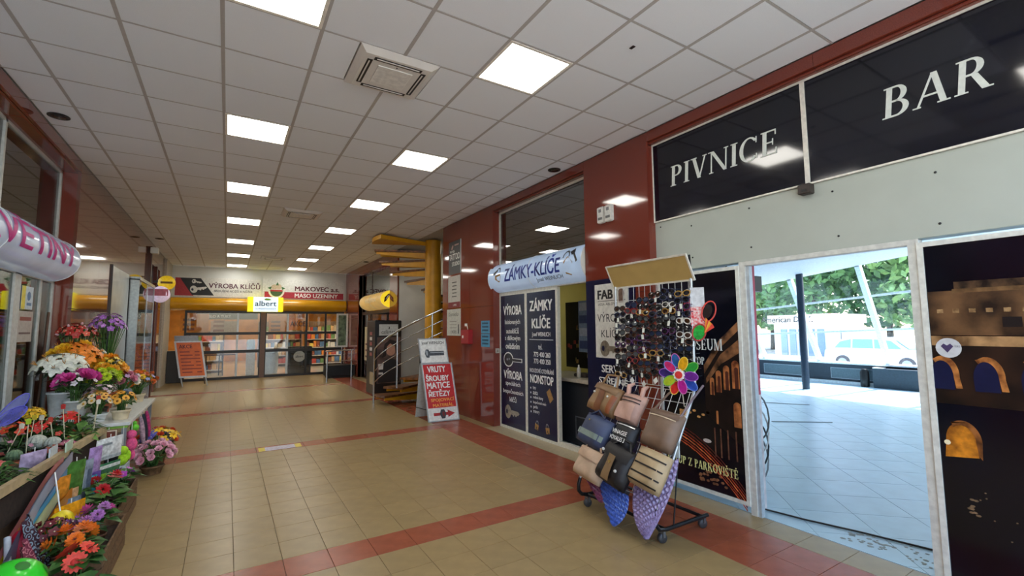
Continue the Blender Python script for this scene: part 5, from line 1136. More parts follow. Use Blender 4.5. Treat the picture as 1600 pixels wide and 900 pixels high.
# bags on the slanted lower grid; frame: a along -Y, b up the slope, d outwards
bp_ = PL((3.25, 0, 1.06), (0,-1,0), (.486,0,.874))
def bag(name, label, ca_, cb_, w, h, dp, mt, rot=0, taper=.0, off=.02, parts=()):
    t = thing(name, tuple(bp_.p(ca_, cb_-h/2, off)), label, 'bag', 'bags hung on the rack')
    def L(x, y, d): 
        cs, sn = math.cos(rot), math.sin(rot); return bp_.p(ca_+x*cs-y*sn, cb_+x*sn+y*cs, off+d)
    n = 8; b = MB(); vs = []
    for side in (0, 1):
        for j in range(n+1):
            for i in range(n+1):
                u = -1+2*i/n; v = -1+2*j/n
                wd = w/2*(1+taper*v); e = (1-u**6)*(1-v**6)
                sag = .012*math.sin(3*u+2*v)*e
                vs.append(L(u*wd*(1-.03*v*v), v*h/2*(1-.04*u*u), (dp*(.35+.65*e**.6)+sag) if side else 0))
    N = (n+1)**2; fs = []
    for j in range(n):
        for i in range(n):
            a = j*(n+1)+i; fs += [(a+N,a+1+N,a+n+2+N,a+n+1+N), (a,a+n+1,a+n+2,a+1)]
    rim = [i for i in range(n)]+[n+j*(n+1) for j in range(n)]+[N-1-i for i in range(n)]+[(n-j)*(n+1) for j in range(n)]
    for i in range(len(rim)): a, c = rim[i], rim[(i+1)%len(rim)]; fs.append((a,c,c+N,a+N))
    b.add(vs, fs, True); b.build('bag_body', mt, t)
    def patch(nm, x0, y0, x1, y1, m2, lift=.006):
        b = MB(); k = 6; vs = []
        for j in range(k+1):
            for i in range(k+1):
                x = x0+(x1-x0)*i/k; y = y0+(y1-y0)*j/k; v = 2*y/h; u = max(-1, min(1, x/(w/2*(1+taper*v)))); e = max(0, (1-u**6)*(1-v**6))
                vs.append(L(x, y, dp*(.35+.65*e**.6)+.012*math.sin(3*u+2*v)*e+lift))
        b.add(vs, [(j*(k+1)+i, j*(k+1)+i+1, (j+1)*(k+1)+i+1, (j+1)*(k+1)+i) for j in range(k) for i in range(k)], True); return b.build(nm, m2, t)
    def strap(nm, pts, r, m2): return MB().tube([L(*p) for p in pts], r, 6).build(nm, m2, t)
    return t, L, patch, strap
LEA = lambda c: M(c, .5, 0, .12, 9, bump=.25)
GOLD = M('#b59a5a', .3, .8, .1, 20)
t, L, patch, strap = bag('satchel_bag', 'tan satchel with brown centre stripe, top left of the rack bags', -3.26, -.20, .36, .28, .09, LEA('#96754f'), -.16, -.06, .10)
patch('centre_stripe', -.05, -.13, .05, .12, LEA('#7a4a28')); patch('flap', -.16, .06, .16, .12, LEA('#7f6040'), .012)
strap('handle', [(-.10,.12,.05),(-.08,.22,.06),(.06,.24,.06),(.10,.13,.05)], .012, LEA('#8a6a46')); 
for x in (-.10,.09): MB().sphere(L(x,.02,.10), .011, 8, 5).build('stud', M('#d8d4c8', .3), t)
patch('side_ornament', .13, -.12, .17, .05, LEA('#8a4a22'))
t, L, patch, strap = bag('mini_backpack', 'pale pink mini backpack with dark zips, top middle of the rack bags', -2.94, -.24, .25, .27, .09, LEA('#c29a88'), -.08, .08, .08)
for z in (.045, .075): patch('zip', -.12, z, .12, z+.010, M('#3a2a2a', .4), .008)
patch('front_pocket', -.10, -.11, .10, .03, LEA('#cba391'), .014)
for x in (-.08,.08): MB().tube([L(x,.12,.04), L(x*1.1,.19,.06), L(x*1.0,.23,.02)], [.02,.022,.012], 8).build('ear', LEA('#c9a090'), t)
strap('handle', [(-.04,.13,.03),(0,.18,.04),(.04,.13,.03)], .008, LEA('#2a2224'))
t, L, patch, strap = bag('crossbody_bag', 'brown-grey crossbody bag with zip, right of the top row', -2.56, -.36, .32, .32, .09, LEA('#7d6552'), -.10, .02, .08)
patch('zip', -.14, .085, .14, .094, M('#c9b9a0', .3, .5), .008); patch('top_band', -.15, .10, .15, .14, LEA('#6d5646'), .006)
strap('shoulder_strap', [(-.14,.13,.04),(-.10,.30,.0),(-.07,.42,-.05)], .009, LEA('#7a614e')); strap('shoulder_strap', [(.13,.13,.04),(.14,.30,.0),(.15,.46,-.05)], .009, LEA('#7a6a70'))
t, L, patch, strap = bag('denim_bag', 'blue-grey bag with a pale green band, left of the middle row', -3.20, -.52, .36, .28, .09, LEA('#3f4a68'), -.14, .02, .14)
patch('pale_band', -.17, -.07, .17, -.02, LEA('#7f8f88'), .006); strap('handle', [(-.12,.12,.05),(-.04,.18,.05),(.08,.13,.05)], .010, LEA('#2b3450')); MB().sphere(L(-.05,.07,.10), .008, 8, 5).build('stud', GOLD, t)
t, L, patch, strap = bag('black_pouch', 'small black pouch with white printed lettering between the upper bags', -2.87, -.50, .24, .24, .08, LEA('#17171b'), -.08, .04, .12)
plb = PL(L(0,0,.085), L(1,0,0)-L(0,0,0), L(0,1,0)-L(0,0,0))
text('VINAGEE', plb, -.085, .0, .085, .035, INK, t, .01, 0, .012); text('VOYALES 3', plb, -.09, -.055, .085, -.02, INK, t, .01, 0, .012); text('VINAG', plb, -.05, -.125, .05, -.09, M('#4a52c8', .5), t, .01, 0, -.012)
patch('zip', -.11, .085, .11, .094, M('#d8d8d4', .3, .5), .006)
t, L, patch, strap = bag('cream_bag', 'cream handbag, lower left of the rack bags', -3.13, -.80, .35, .26, .09, LEA('#cbb094'), -.12, .0, .12)
patch('flap', -.16, .03, .16, .12, LEA('#c2a488'), .012); strap('handle', [(-.12,.11,.05),(-.10,.20,.05),(.02,.21,.05),(.08,.12,.05)], .010, LEA('#bfa184'))
t, L, patch, strap = bag('black_satchel', 'black satchel with a tan centre stripe, lower middle of the rack bags', -2.82, -.74, .34, .32, .10, LEA('#1c1a1c'), -.18, -.02, .15)
patch('centre_stripe', -.045, -.14, .045, .06, LEA('#8a6f4c'), .014); patch('flap', -.15, .04, .15, .14, LEA('#131214'), .010); strap('handle', [(-.10,.14,.05),(-.04,.21,.05),(.06,.21,.05),(.10,.14,.05)], .011, LEA('#161517'))
for x, z in ((-.12,.06),(.10,-.04)): MB().sphere(L(x,z,.12), .013, 8, 5).build('tag_charm', M('#c9c9c4', .3), t)
MB().lathe([(.012,0),(.012,.004)], L(0,.0,.118), 10, axis=bp_.n).build('clasp', GOLD, t)
t, L, patch, strap = bag('striped_bag', 'beige bag with four dark stripes, lower right of the rack bags', -2.52, -.69, .32, .30, .09, LEA('#b9a27c'), -.12, .0, .13)
for z in (.085, .015, -.055, -.115): patch('dark_stripe', -.155, z-.006, .155, z+.006, M('#1b1614', .5), .006)
# bubble scarves hanging below
def bubble(name, label, pts_top, tip, cols_, c, n=16, m_=15):
    t0, t1 = Vector(pts_top[0]), Vector(pts_top[1]); tip = Vector(tip); b = MB(); q = random.Random(n)
    vs = []; r_ = []
    for j in range(m_+1):
        f_ = j/m_; g = 1-(1-f_**2.2)*.999; dn = (tip-(t0+t1)/2); ct = (t0+t1)/2+dn*f_
        a = ct+(t0-(t0+t1)/2)*(1-g*.95); d_ = ct+(t1-(t0+t1)/2)*(1-g*.95)
        for i in range(n+1):
            p = a.lerp(d_, i/n); bump = .018 if (i % 2 and j % 2) else 0
            vs.append(p+bp_.n*(bump+.02*math.sin(i/n*PI)))
    b.add(vs, [(j*(n+1)+i, j*(n+1)+i+1, (j+1)*(n+1)+i+1, (j+1)*(n+1)+i) for j in range(m_) for i in range(n)])
    o = b.build(name, M(c, .25, 0, .25, 60, coat=.3), None, label=label, cat='scarf', group='puckered scarves under the bags')
    return o
bubble('puckered_scarf', 'mauve puckered scarf hanging lowest at the left of the rack', [bp_.p(-3.33,-.84,.05), bp_.p(-2.96,-.92,.05)], bp_.p(-3.0,-1.05,.03), 0, '#8a4a66', 18, 10)
bubble('puckered_scarf', 'bright blue puckered scarf hanging below the black satchel', [bp_.p(-3.06,-.86,.07), bp_.p(-2.70,-.92,.07)], bp_.p(-2.78,-1.17,.04), 0, '#4a66b8', 20, 16)
bubble('puckered_scarf', 'lilac puckered scarf hanging at the right rack edge', [bp_.p(-2.70,-.84,.05), bp_.p(-2.40,-.52,.02)], bp_.p(-2.46,-1.15,.02), 0, '#9585ad', 22, 22)
# ================================================================ flower stand on the left
HM = {}
def head_mesh(kind, c, c2=None):
    """unit flower head facing +Z"""
    k = (kind, c, c2)
    if k in HM: return HM[k]
    b = MB(); q = random.Random(len(HM)+3); pm = M(c, .5, 0, .18, 3, rnd=.08)
    def petal(a, r0, r1, w, z0, z1, curl=0, pts=3):
        ca, sa = math.cos(a), math.sin(a); vs = []
        for i in range(pts+1):
            f_ = i/pts; r = r0+(r1-r0)*f_; z = z0+(z1-z0)*f_+curl*f_*f_; ww = w*math.sin(PI*(.12+.80*f_))
            vs += [(ca*r-sa*ww, sa*r+ca*ww, z), (ca*r+sa*ww, sa*r-ca*ww, z+.0)]
        b.add(vs, [(2*i,2*i+1,2*i+3,2*i+2) for i in range(pts)], True)
    b.mat(pm)
    if kind == 'rose':
        for ring_, (n, r0, r1, w, z0, z1) in enumerate(((6,.25,1.0,.55,-.25,.15),(6,.2,.78,.45,-.2,.42),(5,.12,.5,.34,-.1,.55),(4,.02,.22,.2,.0,.58))):
            for i in range(n): petal(2*PI*i/n+ring_*.5, r0, r1, w, z0, z1, .1)
    elif kind == 'daisy':
        for i in range(14): petal(2*PI*i/14, .2, 1.0, .24, 0, .12+.06*(i%2), -.12)
        b.mat(M(c2 or '#d9a21e', .7, 0, .3, 20)); b.lathe([(.34,0),(.30,.10),(.16,.17),(.0,.18)], (0,0,.02), 10)
    elif kind == 'pompom':
        for n, r, z, tl in ((10,1.0,-.15,.1),(10,.85,.15,.25),(8,.62,.38,.35),(6,.35,.55,.4)):
            for i in range(n): petal(2*PI*i/n+r*3, r*.35, r, r*.30, z-.1, z+tl*.6, .0, 2)
    elif kind == 'lily':
        for i in range(6): petal(2*PI*i/6, .05, 1.15, .36, .0, .55, -.55, 4)
        b.mat(M('#c98a2a', .6)); 
        for i in range(4): b.tube([(0,0,.1),(.2*math.cos(i*1.6),.2*math.sin(i*1.6),.7)], .03, 4)
    elif kind == 'bud':
        b.lathe([(.0,-1),(.5,-.6),(.62,0),(.4,.6),(.0,.9)], (0,0,0), 8)
    elif kind == 'floret':
        for i in range(5): petal(2*PI*i/5, .05, 1.0, .42, 0, .25, -.1)
        b.mat(M(c2 or '#e8e0c0', .6)); b.sphere((0,0,.12), .16, 6, 4)
    HM[k] = b.mesh('flower_head'); return HM[k]
def leaf(b, p, d, L_, w, up=Vector((0,0,1)), droop=.3):
    d = d.normalized(); s = d.cross(up); s = s.normalized() if s.length > .01 else Vector((1,0,0))
    m1 = p+d*L_*.5+up*.02*L_; e = p+d*L_-up*L_*droop
    b.add([p, m1-s*w, e, m1+s*w, m1-up*w*.3], [(0,4,2,1),(0,3,2,4)], True)
GREEN = [M(c, .5, 0, .3, 12, dark=d_) for c, d_ in (('#3f6b2e','#1f3d18'),('#55803a','#2c5220'),('#6f9448','#3c6428'),('#2c5030','#152e1c'))]
POTS = {'white': M('#dfe3e2', .4), 'terra': M('#a0583a', .7, 0, .15, 10), 'dark': M('#3a2c26', .6, 0, .2, 14), 'basket': M('#6d5236', .7, 0, .3, 40, bump=.4), 'paper': M('#d9c9a8', .6), 'brown': M('#6b4630', .6)}
SOIL = M('#2e2119', .9, 0, .3, 30)
def plant(name, label, cat, base, pot, pr, phh, cz_, rad, heads, nleaf=40, lw=.03, ll=.10, green=0, seed=0, group=None, flat_=.75, spread=1.0, stems=True):
    """pot + stems + foliage + single flower heads on a dome of radius rad centred cz_ above base"""
    if group == G1: rad *= 1.18; heads = [(h[0],h[1],h[2]*1.1,int(h[3]*1.25+.5),*h[4:]) for h in heads]
    q = random.Random(seed+len(label)); base = Vector(base); t = thing(name, tuple(base), label, cat, group); c = base+Vector((0,0,cz_))
    if pot:
        MB().lathe([(pr*.75,0),(pr,phh),(pr*1.06,phh),(pr*1.06,phh-.02),(pr*.95,phh-.02)], base, 16).build('pot', POTS[pot], t)
        MB().lathe([(pr*.93,0),(.0,.005)], base+Vector((0,0,phh-.025)), 12).build('soil', SOIL, t)
    b = MB(); root = base+Vector((0,0,phh))
    for i in range(nleaf):
        u = Vector((q.gauss(0,1), q.gauss(0,1), q.uniform(-.25,1))).normalized(); p = c+Vector((u.x*rad*spread*.6, u.y*rad*spread*.6, u.z*rad*flat_*.5))-Vector((0,0,rad*.15))
        if q.random() < .3: p = root.lerp(c, q.random())
        leaf(b, p, Vector((u.x,u.y,u.z*.5+.1)), ll*q.uniform(.7,1.3), lw*q.uniform(.7,1.2))
    pts = []; N = sum(h[3] for h in heads); k = 0; seq = [h for h in heads for _ in range(h[3])]
    if len(heads) > 1 and group != 'layered': q.shuffle(seq)
    st = MB()
    for i, h in enumerate(seq):
        f_ = (i+.5)/N; ph_ = math.acos(1-f_*1.05); th = i*2.39996+q.uniform(-.2,.2)
        u = Vector((math.sin(ph_)*math.cos(th), math.sin(ph_)*math.sin(th), math.cos(ph_)))
        p = c+Vector((u.x*rad*spread, u.y*rad*spread, u.z*rad*flat_))*q.uniform(.9,1.06); pts.append((p, u, h))
        st.tube([root+Vector((u.x*pr*.4,u.y*pr*.4,-.01)), (root+c)/2+Vector((u.x*rad*.3,u.y*rad*.3,0)), p-u*.01], .0035, 4, False)
    if stems and pts: st.build('stems', GREEN[1], t)
    if nleaf: b.build('foliage', GREEN[green], t)
    Wi = W[t].inverted()
    for p, u, (kind, col, r, n, *c2) in pts:
        d_ = (u+Vector((q.uniform(-.25,.25), q.uniform(-.25,.25), .35))).normalized()
        # heads lean a little out into the aisle
        mt = Wi @ Matrix.Translation(p) @ d_.to_track_quat('Z','Y').to_matrix().to_4x4() @ Matrix.Rotation(q.uniform(0,6), 4, 'Z') @ Matrix.Scale(r*q.uniform(.85,1.15), 4)
        link('flower_head', head_mesh(kind, col, *c2), t, mtx=mt)
    return t
# white table
G1 = 'bouquets on the white table'
TZ = .72
t = thing('flower_table', (-1.2, 6.95, 0), 'white-topped display table carrying the tall bouquets', 'table')
MB().box((-1.58,6.0,TZ-.035),(-.79,7.9,TZ),.004).build('table_top', M('#d5d8d4', .4), t)
MB().box((-1.56,6.02,TZ-.06),(-.81,6.06,TZ-.035)).build('table_edge', M('#7fae3a', .5), t)
for x in (-1.53,-.84):
    for y in (6.05,7.85): MB().bar((x,y,0),(x,y,TZ-.035),.04).build('leg', M('#8a8d90', .4, .4), t)
MB().box((-1.55,6.08,.30),(-.84,7.85,.32)).build('lower_shelf', M('#6a6258', .5), t)
G1 = 'bouquets on the white table'
plant('lily_bouquet', 'white lilies in a tall white bucket, leftmost on the table', 'flowers', (-1.47,6.72,TZ), 'white', .115, .27, .50, .17, [('lily','#e9ece0',.075,12),('lily','#dfe6d4',.06,4)], 40, .03, .13, 3, 1, G1)
plant('orange_lily_bouquet', 'orange lilies with yellow centres behind the white lilies', 'flowers', (-1.46,7.05,TZ), 'dark', .10, .25, .62, .17, [('lily','#f08a2a',.075,12),('rose','#f4c02a',.07,3)], 34, .03, .12, 0, 2, G1)
plant('pink_rose_bouquet', 'large magenta-pink roses in a white bucket', 'flowers', (-1.30,6.46,TZ), 'white', .10, .20, .37, .14, [('rose','#d2479a',.065,6),('floret','#e8dfe4',.025,8)], 40, .03, .10, 3, 3, G1)
plant('daisy_bouquet', 'bunch of small white daisies behind the yellow flowers', 'flowers', (-1.42,7.42,TZ), 'dark', .09, .22, .58, .16, [('daisy','#eef0ea',.034,26)], 50, .02, .10, 2, 4, G1)
plant('yellow_bouquet', 'golden yellow chrysanthemum bunch in the middle of the table', 'flowers', (-1.20,7.20,TZ), 'terra', .09, .18, .46, .16, [('pompom','#f2a820',.05,16),('floret','#e8c43a',.03,12)], 40, .025, .09, 2, 5, G1)
plant('lime_bouquet', 'lime green chrysanthemums below the yellow bunch', 'flowers', (-1.16,6.86,TZ), 'terra', .08, .15, .36, .13, [('pompom','#b8d02a',.045,14)], 30, .025, .08, 2, 6, G1)
plant('red_bouquet', 'dark red spray flowers at the back of the table', 'flowers', (-1.49,7.28,TZ), 'dark', .08, .25, .86, .15, [('floret','#b8322a',.04,16),('floret','#d8604a',.035,6),('bud','#c9a0a8',.02,8)], 40, .025, .10, 3, 7, G1)
plant('orchid_plant', 'tall purple orchid sprays rising above the other flowers', 'flowers', (-1.30,7.72,TZ), 'white', .09, .16, .94, .15, [('floret','#a86cc8',.035,26,'#e8d8f0'),('floret','#c88ad8',.03,10,'#f0e0f0')], 16, .04, .16, 3, 8, G1, 1.1)
plant('pale_rose', 'single pale pink rose standing above the orange lilies', 'flowers', (-1.54,6.95,TZ), 'dark', .05, .2, .70, .03, [('rose','#d8a0a0',.05,1),('bud','#d8c890',.02,3)], 8, .02, .08, 1, 9, G1)
plant('mixed_rose_pot', 'mixed pink and cream roses at the aisle side of the table', 'flowers', (-1.05,7.25,TZ), 'paper', .08, .12, .30, .14, [('rose','#d88aa0',.04,6),('rose','#efe9dc',.04,4),('rose','#a01f2c',.045,4),('floret','#c9a0c4',.03,8)], 36, .025, .08, 0, 10, G1)
plant('sunny_pot', 'orange and yellow button flowers at the far table corner', 'flowers', (-.95,7.62,TZ), 'paper', .08, .10, .24, .16, [('pompom','#e0762a',.04,10),('pompom','#f0c83a',.04,8),('floret','#8a94c4',.025,6)], 40, .025, .08, 0, 11, G1)
plant('gerbera_pot', 'big orange gerbera in a white paper collar at the near table corner', 'flowers', (-.90,6.22,TZ), 'paper', .08, .10, .20, .10, [('daisy','#e8801e',.065,2,'#8a3a18'),('daisy','#e8a83a',.03,8,'#8a5a18'),('rose','#9aa6b8',.03,2)], 46, .025, .08, 0, 12, G1)
plant('small_daisy_pot', 'small cream and orange daisies left of the gerbera', 'flowers', (-1.08,6.20,TZ), 'white', .08, .08, .20, .12, [('daisy','#e0a848',.032,10,'#7a4a18'),('daisy','#e6d8b8',.028,6)], 46, .025, .08, 0, 13, G1)
plant('plum_pot', 'dark foliage pot with small lilac blooms in front of the lime bunch', 'flowers', (-1.12,6.52,TZ), 'dark', .07, .10, .24, .12, [('floret','#b89ab0',.025,14),('floret','#d8c8c8',.025,6)], 40, .025, .08, 3, 14, G1)

# low planted trough with wooden rail
t = thing('plant_trough', (-1.3, 5.1, 0), 'long planted trough with a pale wooden front rail', 'planter')
TA, TB = Vector((-.97,5.90,.68)), Vector((-1.12,3.70,.68))
MB().prism([(-1.74,3.7,.45),(-1.12,3.7,.45),(-.99,5.88,.45),(-1.74,5.88,.45)], (0,0,.18)).build('soil_bed', SOIL, t)
RAILW = M('#b9a47e', .5, 0, .15, 14, bump=.1)
MB().bar(TA, TB, .035, .055).build('front_rail', RAILW, t); MB().bar(TA-Vector((.03,0,0)), TA-Vector((.03,0,.68)), .10, .035).build('post', RAILW, t); MB().bar(TB, TB-Vector((0,0,.68)), .05, .05).build('post', WOOD, t)
MB().prism([TA-Vector((.03,0,.02)), TB-Vector((.03,0,.02)), TB-Vector((.03,0,.42)), TA-Vector((.03,0,.42))], (-.012,0,0)).build('front_panel', M('#5a4634', .6, 0, .2, 10), t)
for x, y in ((-1.70,3.75),(-1.70,5.8)): MB().bar((x,y,0),(x,y,.45),.05).build('post', WOOD, t)
SB = .63
G2 = 'plants in the trough'
plant('kalanchoe', 'red kalanchoe with price sticks at the back of the trough', 'plant', (-1.36,5.72,SB-.06), 'brown', .06, .07, .20, .10, [('floret','#d2302a',.03,18)], 40, .03, .07, 0, 21, G2)
plant('red_anthurium', 'scarlet flowers beside the kalanchoe, nearer the aisle', 'plant', (-1.22,5.80,SB-.06), 'brown', .06, .07, .24, .09, [('lily','#c92a24',.045,6)], 30, .04, .12, 0, 22, G2)
plant('orange_primrose', 'orange-red primrose at the left of the trough', 'plant', (-1.50,5.62,SB-.06), 'brown', .06, .07, .20, .10, [('floret','#d8482a',.03,14,'#e8c83a')], 36, .03, .08, 0, 23, G2)
plant('yellow_primrose', 'yellow primrose standing behind the red ones', 'plant', (-1.46,5.84,SB-.06), 'brown', .06, .08, .30, .09, [('floret','#ecc02a',.034,16,'#c9801a')], 30, .03, .08, 0, 24, G2)
plant('leafy_plant', 'bright green leafy plant near the end of the wooden rail', 'plant', (-1.10,5.60,SB-.06), 'brown', .06, .07, .14, .08, [], 26, .045, .13, 2, 25, G2)
plant('fern', 'feathery dark green fern below the white table edge', 'plant', (-1.16,5.84,SB-.06), 'brown', .06, .07, .18, .13, [], 80, .012, .15, 0, 26, G2)
plant('ground_cover', 'dark low leafy plant filling the middle of the trough', 'plant', (-1.42,5.30,SB-.06), 'brown', .06, .06, .12, .17, [('floret','#b87a90',.02,8)], 70, .03, .09, 3, 27, G2)
plant('pink_succulent', 'low pinkish succulent beside the white cacti', 'plant', (-1.10,5.28,SB-.06), 'brown', .05, .06, .09, .08, [('floret','#b86a80',.028,14)], 20, .02, .06, 3, 28, G2)
plant('rust_foliage', 'rust-red foliage plant along the wooden rail', 'plant', (-1.12,4.95,SB-.06), 'brown', .05, .06, .10, .10, [('floret','#8a4434',.03,10)], 40, .025, .07, 3, 29, G2)
plant('corner_foliage', 'dark green foliage plant at the left picture edge', 'plant', (-1.58,5.02,SB-.06), 'brown', .06, .06, .14, .14, [], 60, .03, .10, 3, 30, G2)
plant('corner_foliage', 'broad dark green foliage plant at the near end of the trough', 'plant', (-1.40,4.62,SB-.06), 'brown', .06, .06, .13, .17, [('floret','#c9605a',.025,8)], 70, .03, .10, 0, 31, G2)
plant('fern', 'light green fern at the near end of the trough by the rail', 'plant', (-1.24,4.30,SB-.06), 'brown', .06, .06, .13, .15, [], 80, .014, .13, 1, 32, G2)
plant('ground_cover', 'low leafy plant in the nearest trough corner by the window', 'plant', (-1.58,4.25,SB-.06), 'brown', .06, .06, .12, .17, [('floret','#d8c04a',.022,8)], 60, .03, .09, 3, 33, G2)
plant('ground_cover', 'bushy green plant between the kalanchoe and the leafy plant', 'plant', (-1.22,5.56,SB-.06), 'brown', .05, .06, .13, .13, [('floret','#c94a3a',.024,6)], 60, .028, .10, 0, 34, G2)
plant('ground_cover', 'trailing green plant along the middle of the wooden rail', 'plant', (-1.10,5.05,SB-.06), 'brown', .05, .06, .10, .11, [], 50, .025, .08, 1, 35, G2)
def cactus(x, y, r, c, label, sc_=1.0):
    t = thing('round_cactus', (x, y, SB-.03), label, 'cactus', 'round cacti'); MB().lathe([(r*.7,0),(r*.85,.05),(r*.8,.05)], (x,y,SB-.03), 12).build('pot', POTS['terra'], t)
    b = MB(); vs = []; n = 24; m_ = 8
    for i in range(m_+1):
        a = PI*i/m_
        for j in range(n):
            rr = r*(1.0+(.07 if j % 2 else -.05)); vs.append((x+rr*math.sin(a)*math.cos(2*PI*j/n), y+rr*math.sin(a)*math.sin(2*PI*j/n), SB+.03+r*sc_*.9+r*sc_*math.cos(a)))
    b.add(vs, [(i*n+j,(i+1)*n+j,(i+1)*n+(j+1)%n,i*n+(j+1)%n) for i in range(m_) for j in range(n)]); b.build('cactus_body', M(c, .8, 0, .15, 60, bump=.3), t)
cactus(-1.30,5.36,.062,'#b9bdb0','white woolly round cactus, largest of the white pair')
cactus(-1.19,5.30,.052,'#b5bbae','white woolly round cactus next to the bigger white one')
cactus(-1.33,5.00,.045,'#6f8a68','grey-green ball cactus in front of the white pair',.9)
cactus(-1.58,5.28,.06,'#5f7a55','dark green ball cactus among the trough leaves',1.0)
cactus(-1.52,4.78,.055,'#8a9a88','pale grey cactus at the left picture edge',1.2)
# price sticks
for k, (x, y, h, lean, c) in enumerate([(-1.28,5.05,.30,(.0,.0),'#b9d83a'),(-1.36,5.40,.28,(.02,.02),'#d8c23a'),(-1.30,5.52,.26,(-.02,.0),'#e0d8c0'),(-1.22,5.50,.24,(-.04,.0),'#d24a3a'),(-1.16,5.52,.34,(-.03,.0),'#c93a34'),(-1.12,5.74,.30,(-.01,.0),'#e0d8c0'),(-1.05,5.84,.36,(.03,.02),'#d24a3a'),(-1.45,5.20,.24,(.08,.06),'#e8e0d0'),(-1.02,5.70,.34,(.03,.0),'#e8e6d8')]):
    t = thing('price_stick', (x, y, SB), f'thin stick with a small {["lime","yellow","cream","red","dark red","pale","orange-red","slanted white","plain white"][k]} tag standing in the trough', 'price tag', 'price sticks in the trough')
    p1 = Vector((x+lean[0],y+lean[1],SB+h)); MB().tube([(x,y,SB-.02),p1], .0035, 5).build('stick', M('#d8cfb0', .5), t); MB().prism([p1+Vector(d_) for d_ in ((-.014,.0,-.018),(.014,-.008,-.018),(.016,-.008,.018),(0,-.004,.026),(-.016,0,.018))], (.002,.004,0)).build('tag', M(c, .5), t)
# dragonfly windmill
t = thing('dragonfly_windmill', (-1.44, 4.9, SB), 'purple-blue transparent dragonfly windmill at the left edge', 'windmill')
c0 = Vector((-1.40,4.85,SB+.32)); MB().tube([(-1.40,4.75,SB-.02),c0], .005, 6).build('stick', M('#c9a83a', .5), t)
for k, (dx,dy,dz,c) in enumerate(((.12,.16,.20,'#8088c4'),(.12,.14,.10,'#5f62b8'),(-.06,.06,.16,'#9a5ab8'),(-.08,-.02,.02,'#7a4ab0'))):
    e = Vector((dx,dy,dz)); s_v = e.cross(Vector((1,-.6,.3))).normalized(); b = MB()
    lp = [c0+e*(.5+.5*math.cos(a))+s_v*.045*math.sin(a) for a in [2*PI*i/14 for i in range(14)]]; b.prism(lp, (.002,.002,0)); o = b.build('wing', M(c, .15, 0, .2, 20, alpha=.6), t); MB().tube(lp+lp[:1], .004, 5, False).build('wing_rim', M('#5a5ac8', .3), o)
MB().tube([c0-Vector((.02,.03,.08)),c0+Vector((.01,.02,.03))], [.008,.014], 6).build('body', M('#5a2a78', .4), t)

# packets hung on the trough front
def packet(name, label, y, z0, z1, w, c, extra=None, x=None, tilt=0, mt=None):
    k = (y-3.7)/2.2; xf = (TB.x+(TA.x-TB.x)*k if x is None else x)+.025
    t = thing(name, (xf, y, z0), label, 'packet', 'packets hung on the trough'); pl_ = PL((xf+w*.3, y, z0), (.55,.83,tilt), (.06,-.04,1))
    w *= 1.35; n = 5; b = MB(); vs = []
    for s in (0,1):
        for j in range(n+1):
            for i in range(n+1): u = i/n; v = j/n; vs.append(pl_.p((u-.5)*w, v*(z1-z0), (.022*(16*u*(1-u)*v*(1-v))**.5+.002*math.sin(9*u+7*v)) if s else 0))
    N = (n+1)**2
    for j in range(n):
        for i in range(n): a = j*(n+1)+i; b.f += [[a+N,a+1+N,a+n+2+N,a+n+1+N],[a,a+n+1,a+n+2,a+1]]; b.mi += [0,0]; b.sm += [True,True]
    b.v = vs; b.build('packet_body', mt or M(c, .2, 0, .3, 25, coat=.3), t)
    if extra:
        for (u0,v0,u1,v1,c2) in extra: flat('printed_area', pl_, [rect((u0-.5)*w, v0*(z1-z0), (u1-.5)*w, v1*(z1-z0))], M(c2, .4, 0, .25, 40), t, .026)
    MB().tube([pl_.p(0,z1-z0,.003), pl_.p(0,z1-z0+.03,.0)], .003, 5).build('hang_tab', INK, t)
    return t
packet('seed_packet', 'white leaflet-like packet hanging nearest the wooden post', 5.70, .44, .64, .20, '#dfe3e4', [(.1,.1,.9,.2,'#aab4b8'),(.1,.7,.5,.8,'#8a9498')])
packet('seed_packet', 'green and white seed packet below the leaflet', 5.66, .22, .42, .20, '#3f7a55', [(.1,.8,.9,.95,'#d8e0d8'),(.05,.3,.4,.6,'#8acb3a')])
packet('tube_packet', 'tall lilac tube packet hanging beside the leaflet', 5.42, .30, .62, .09, '#b090c8', [(.1,.05,.9,.35,'#7a5ab0')])
packet('tube_packet', 'turquoise pointed packet hanging low in the middle', 5.30, .16, .40, .10, '#3fb0c8')
packet('silver_garland', 'silver tinsel packet hanging beside the turquoise one', 5.10, .22, .58, .12, '#8d98a8', [(.2,.1,.4,.9,'#c9d0d8'),(.6,.2,.8,.8,'#5a6478')])
packet('plastic_bag', 'dark green packet hanging under the rail', 4.92, .34, .62, .12, '#4a7a34')
packet('plastic_bag', 'pale peach packet hanging under the green one', 4.78, .24, .44, .13, '#d8a878')
packet('plastic_bag', 'orange packet hanging at the left of the rail', 4.60, .40, .58, .13, '#d88a2a')
packet('string_bundle', 'grey-blue string bundle hanging below the orange packet', 4.66, .16, .40, .18, '#7a8a9a', [(.2,.2,.8,.3,'#c9d4d8'),(.1,.5,.7,.6,'#4a5a78'),(.3,.7,.9,.8,'#dfe6e6')])
packet('balloon_bag', 'bright orange balloon packet in front of the stand', 4.42, .24, .44, .16, '#eaa018', x=-.96)
packet('clear_bag', 'clear lilac cellophane bag on the rail at the left edge', 4.62, .64, .78, .13, '#a99ab8', x=-1.2)
for k, (y, c) in enumerate(((4.95,'#b8d0b8'),(4.78,'#c9d4d8'))): box1('name_card', (-1.02-.05*k,y-.09,.70), (-1.012-.05*k,y+.09,.77), M(c, .5), None, label=['white-green plant card standing on the rail, further one','white plant card standing on the rail, nearer one'][k], cat='card')
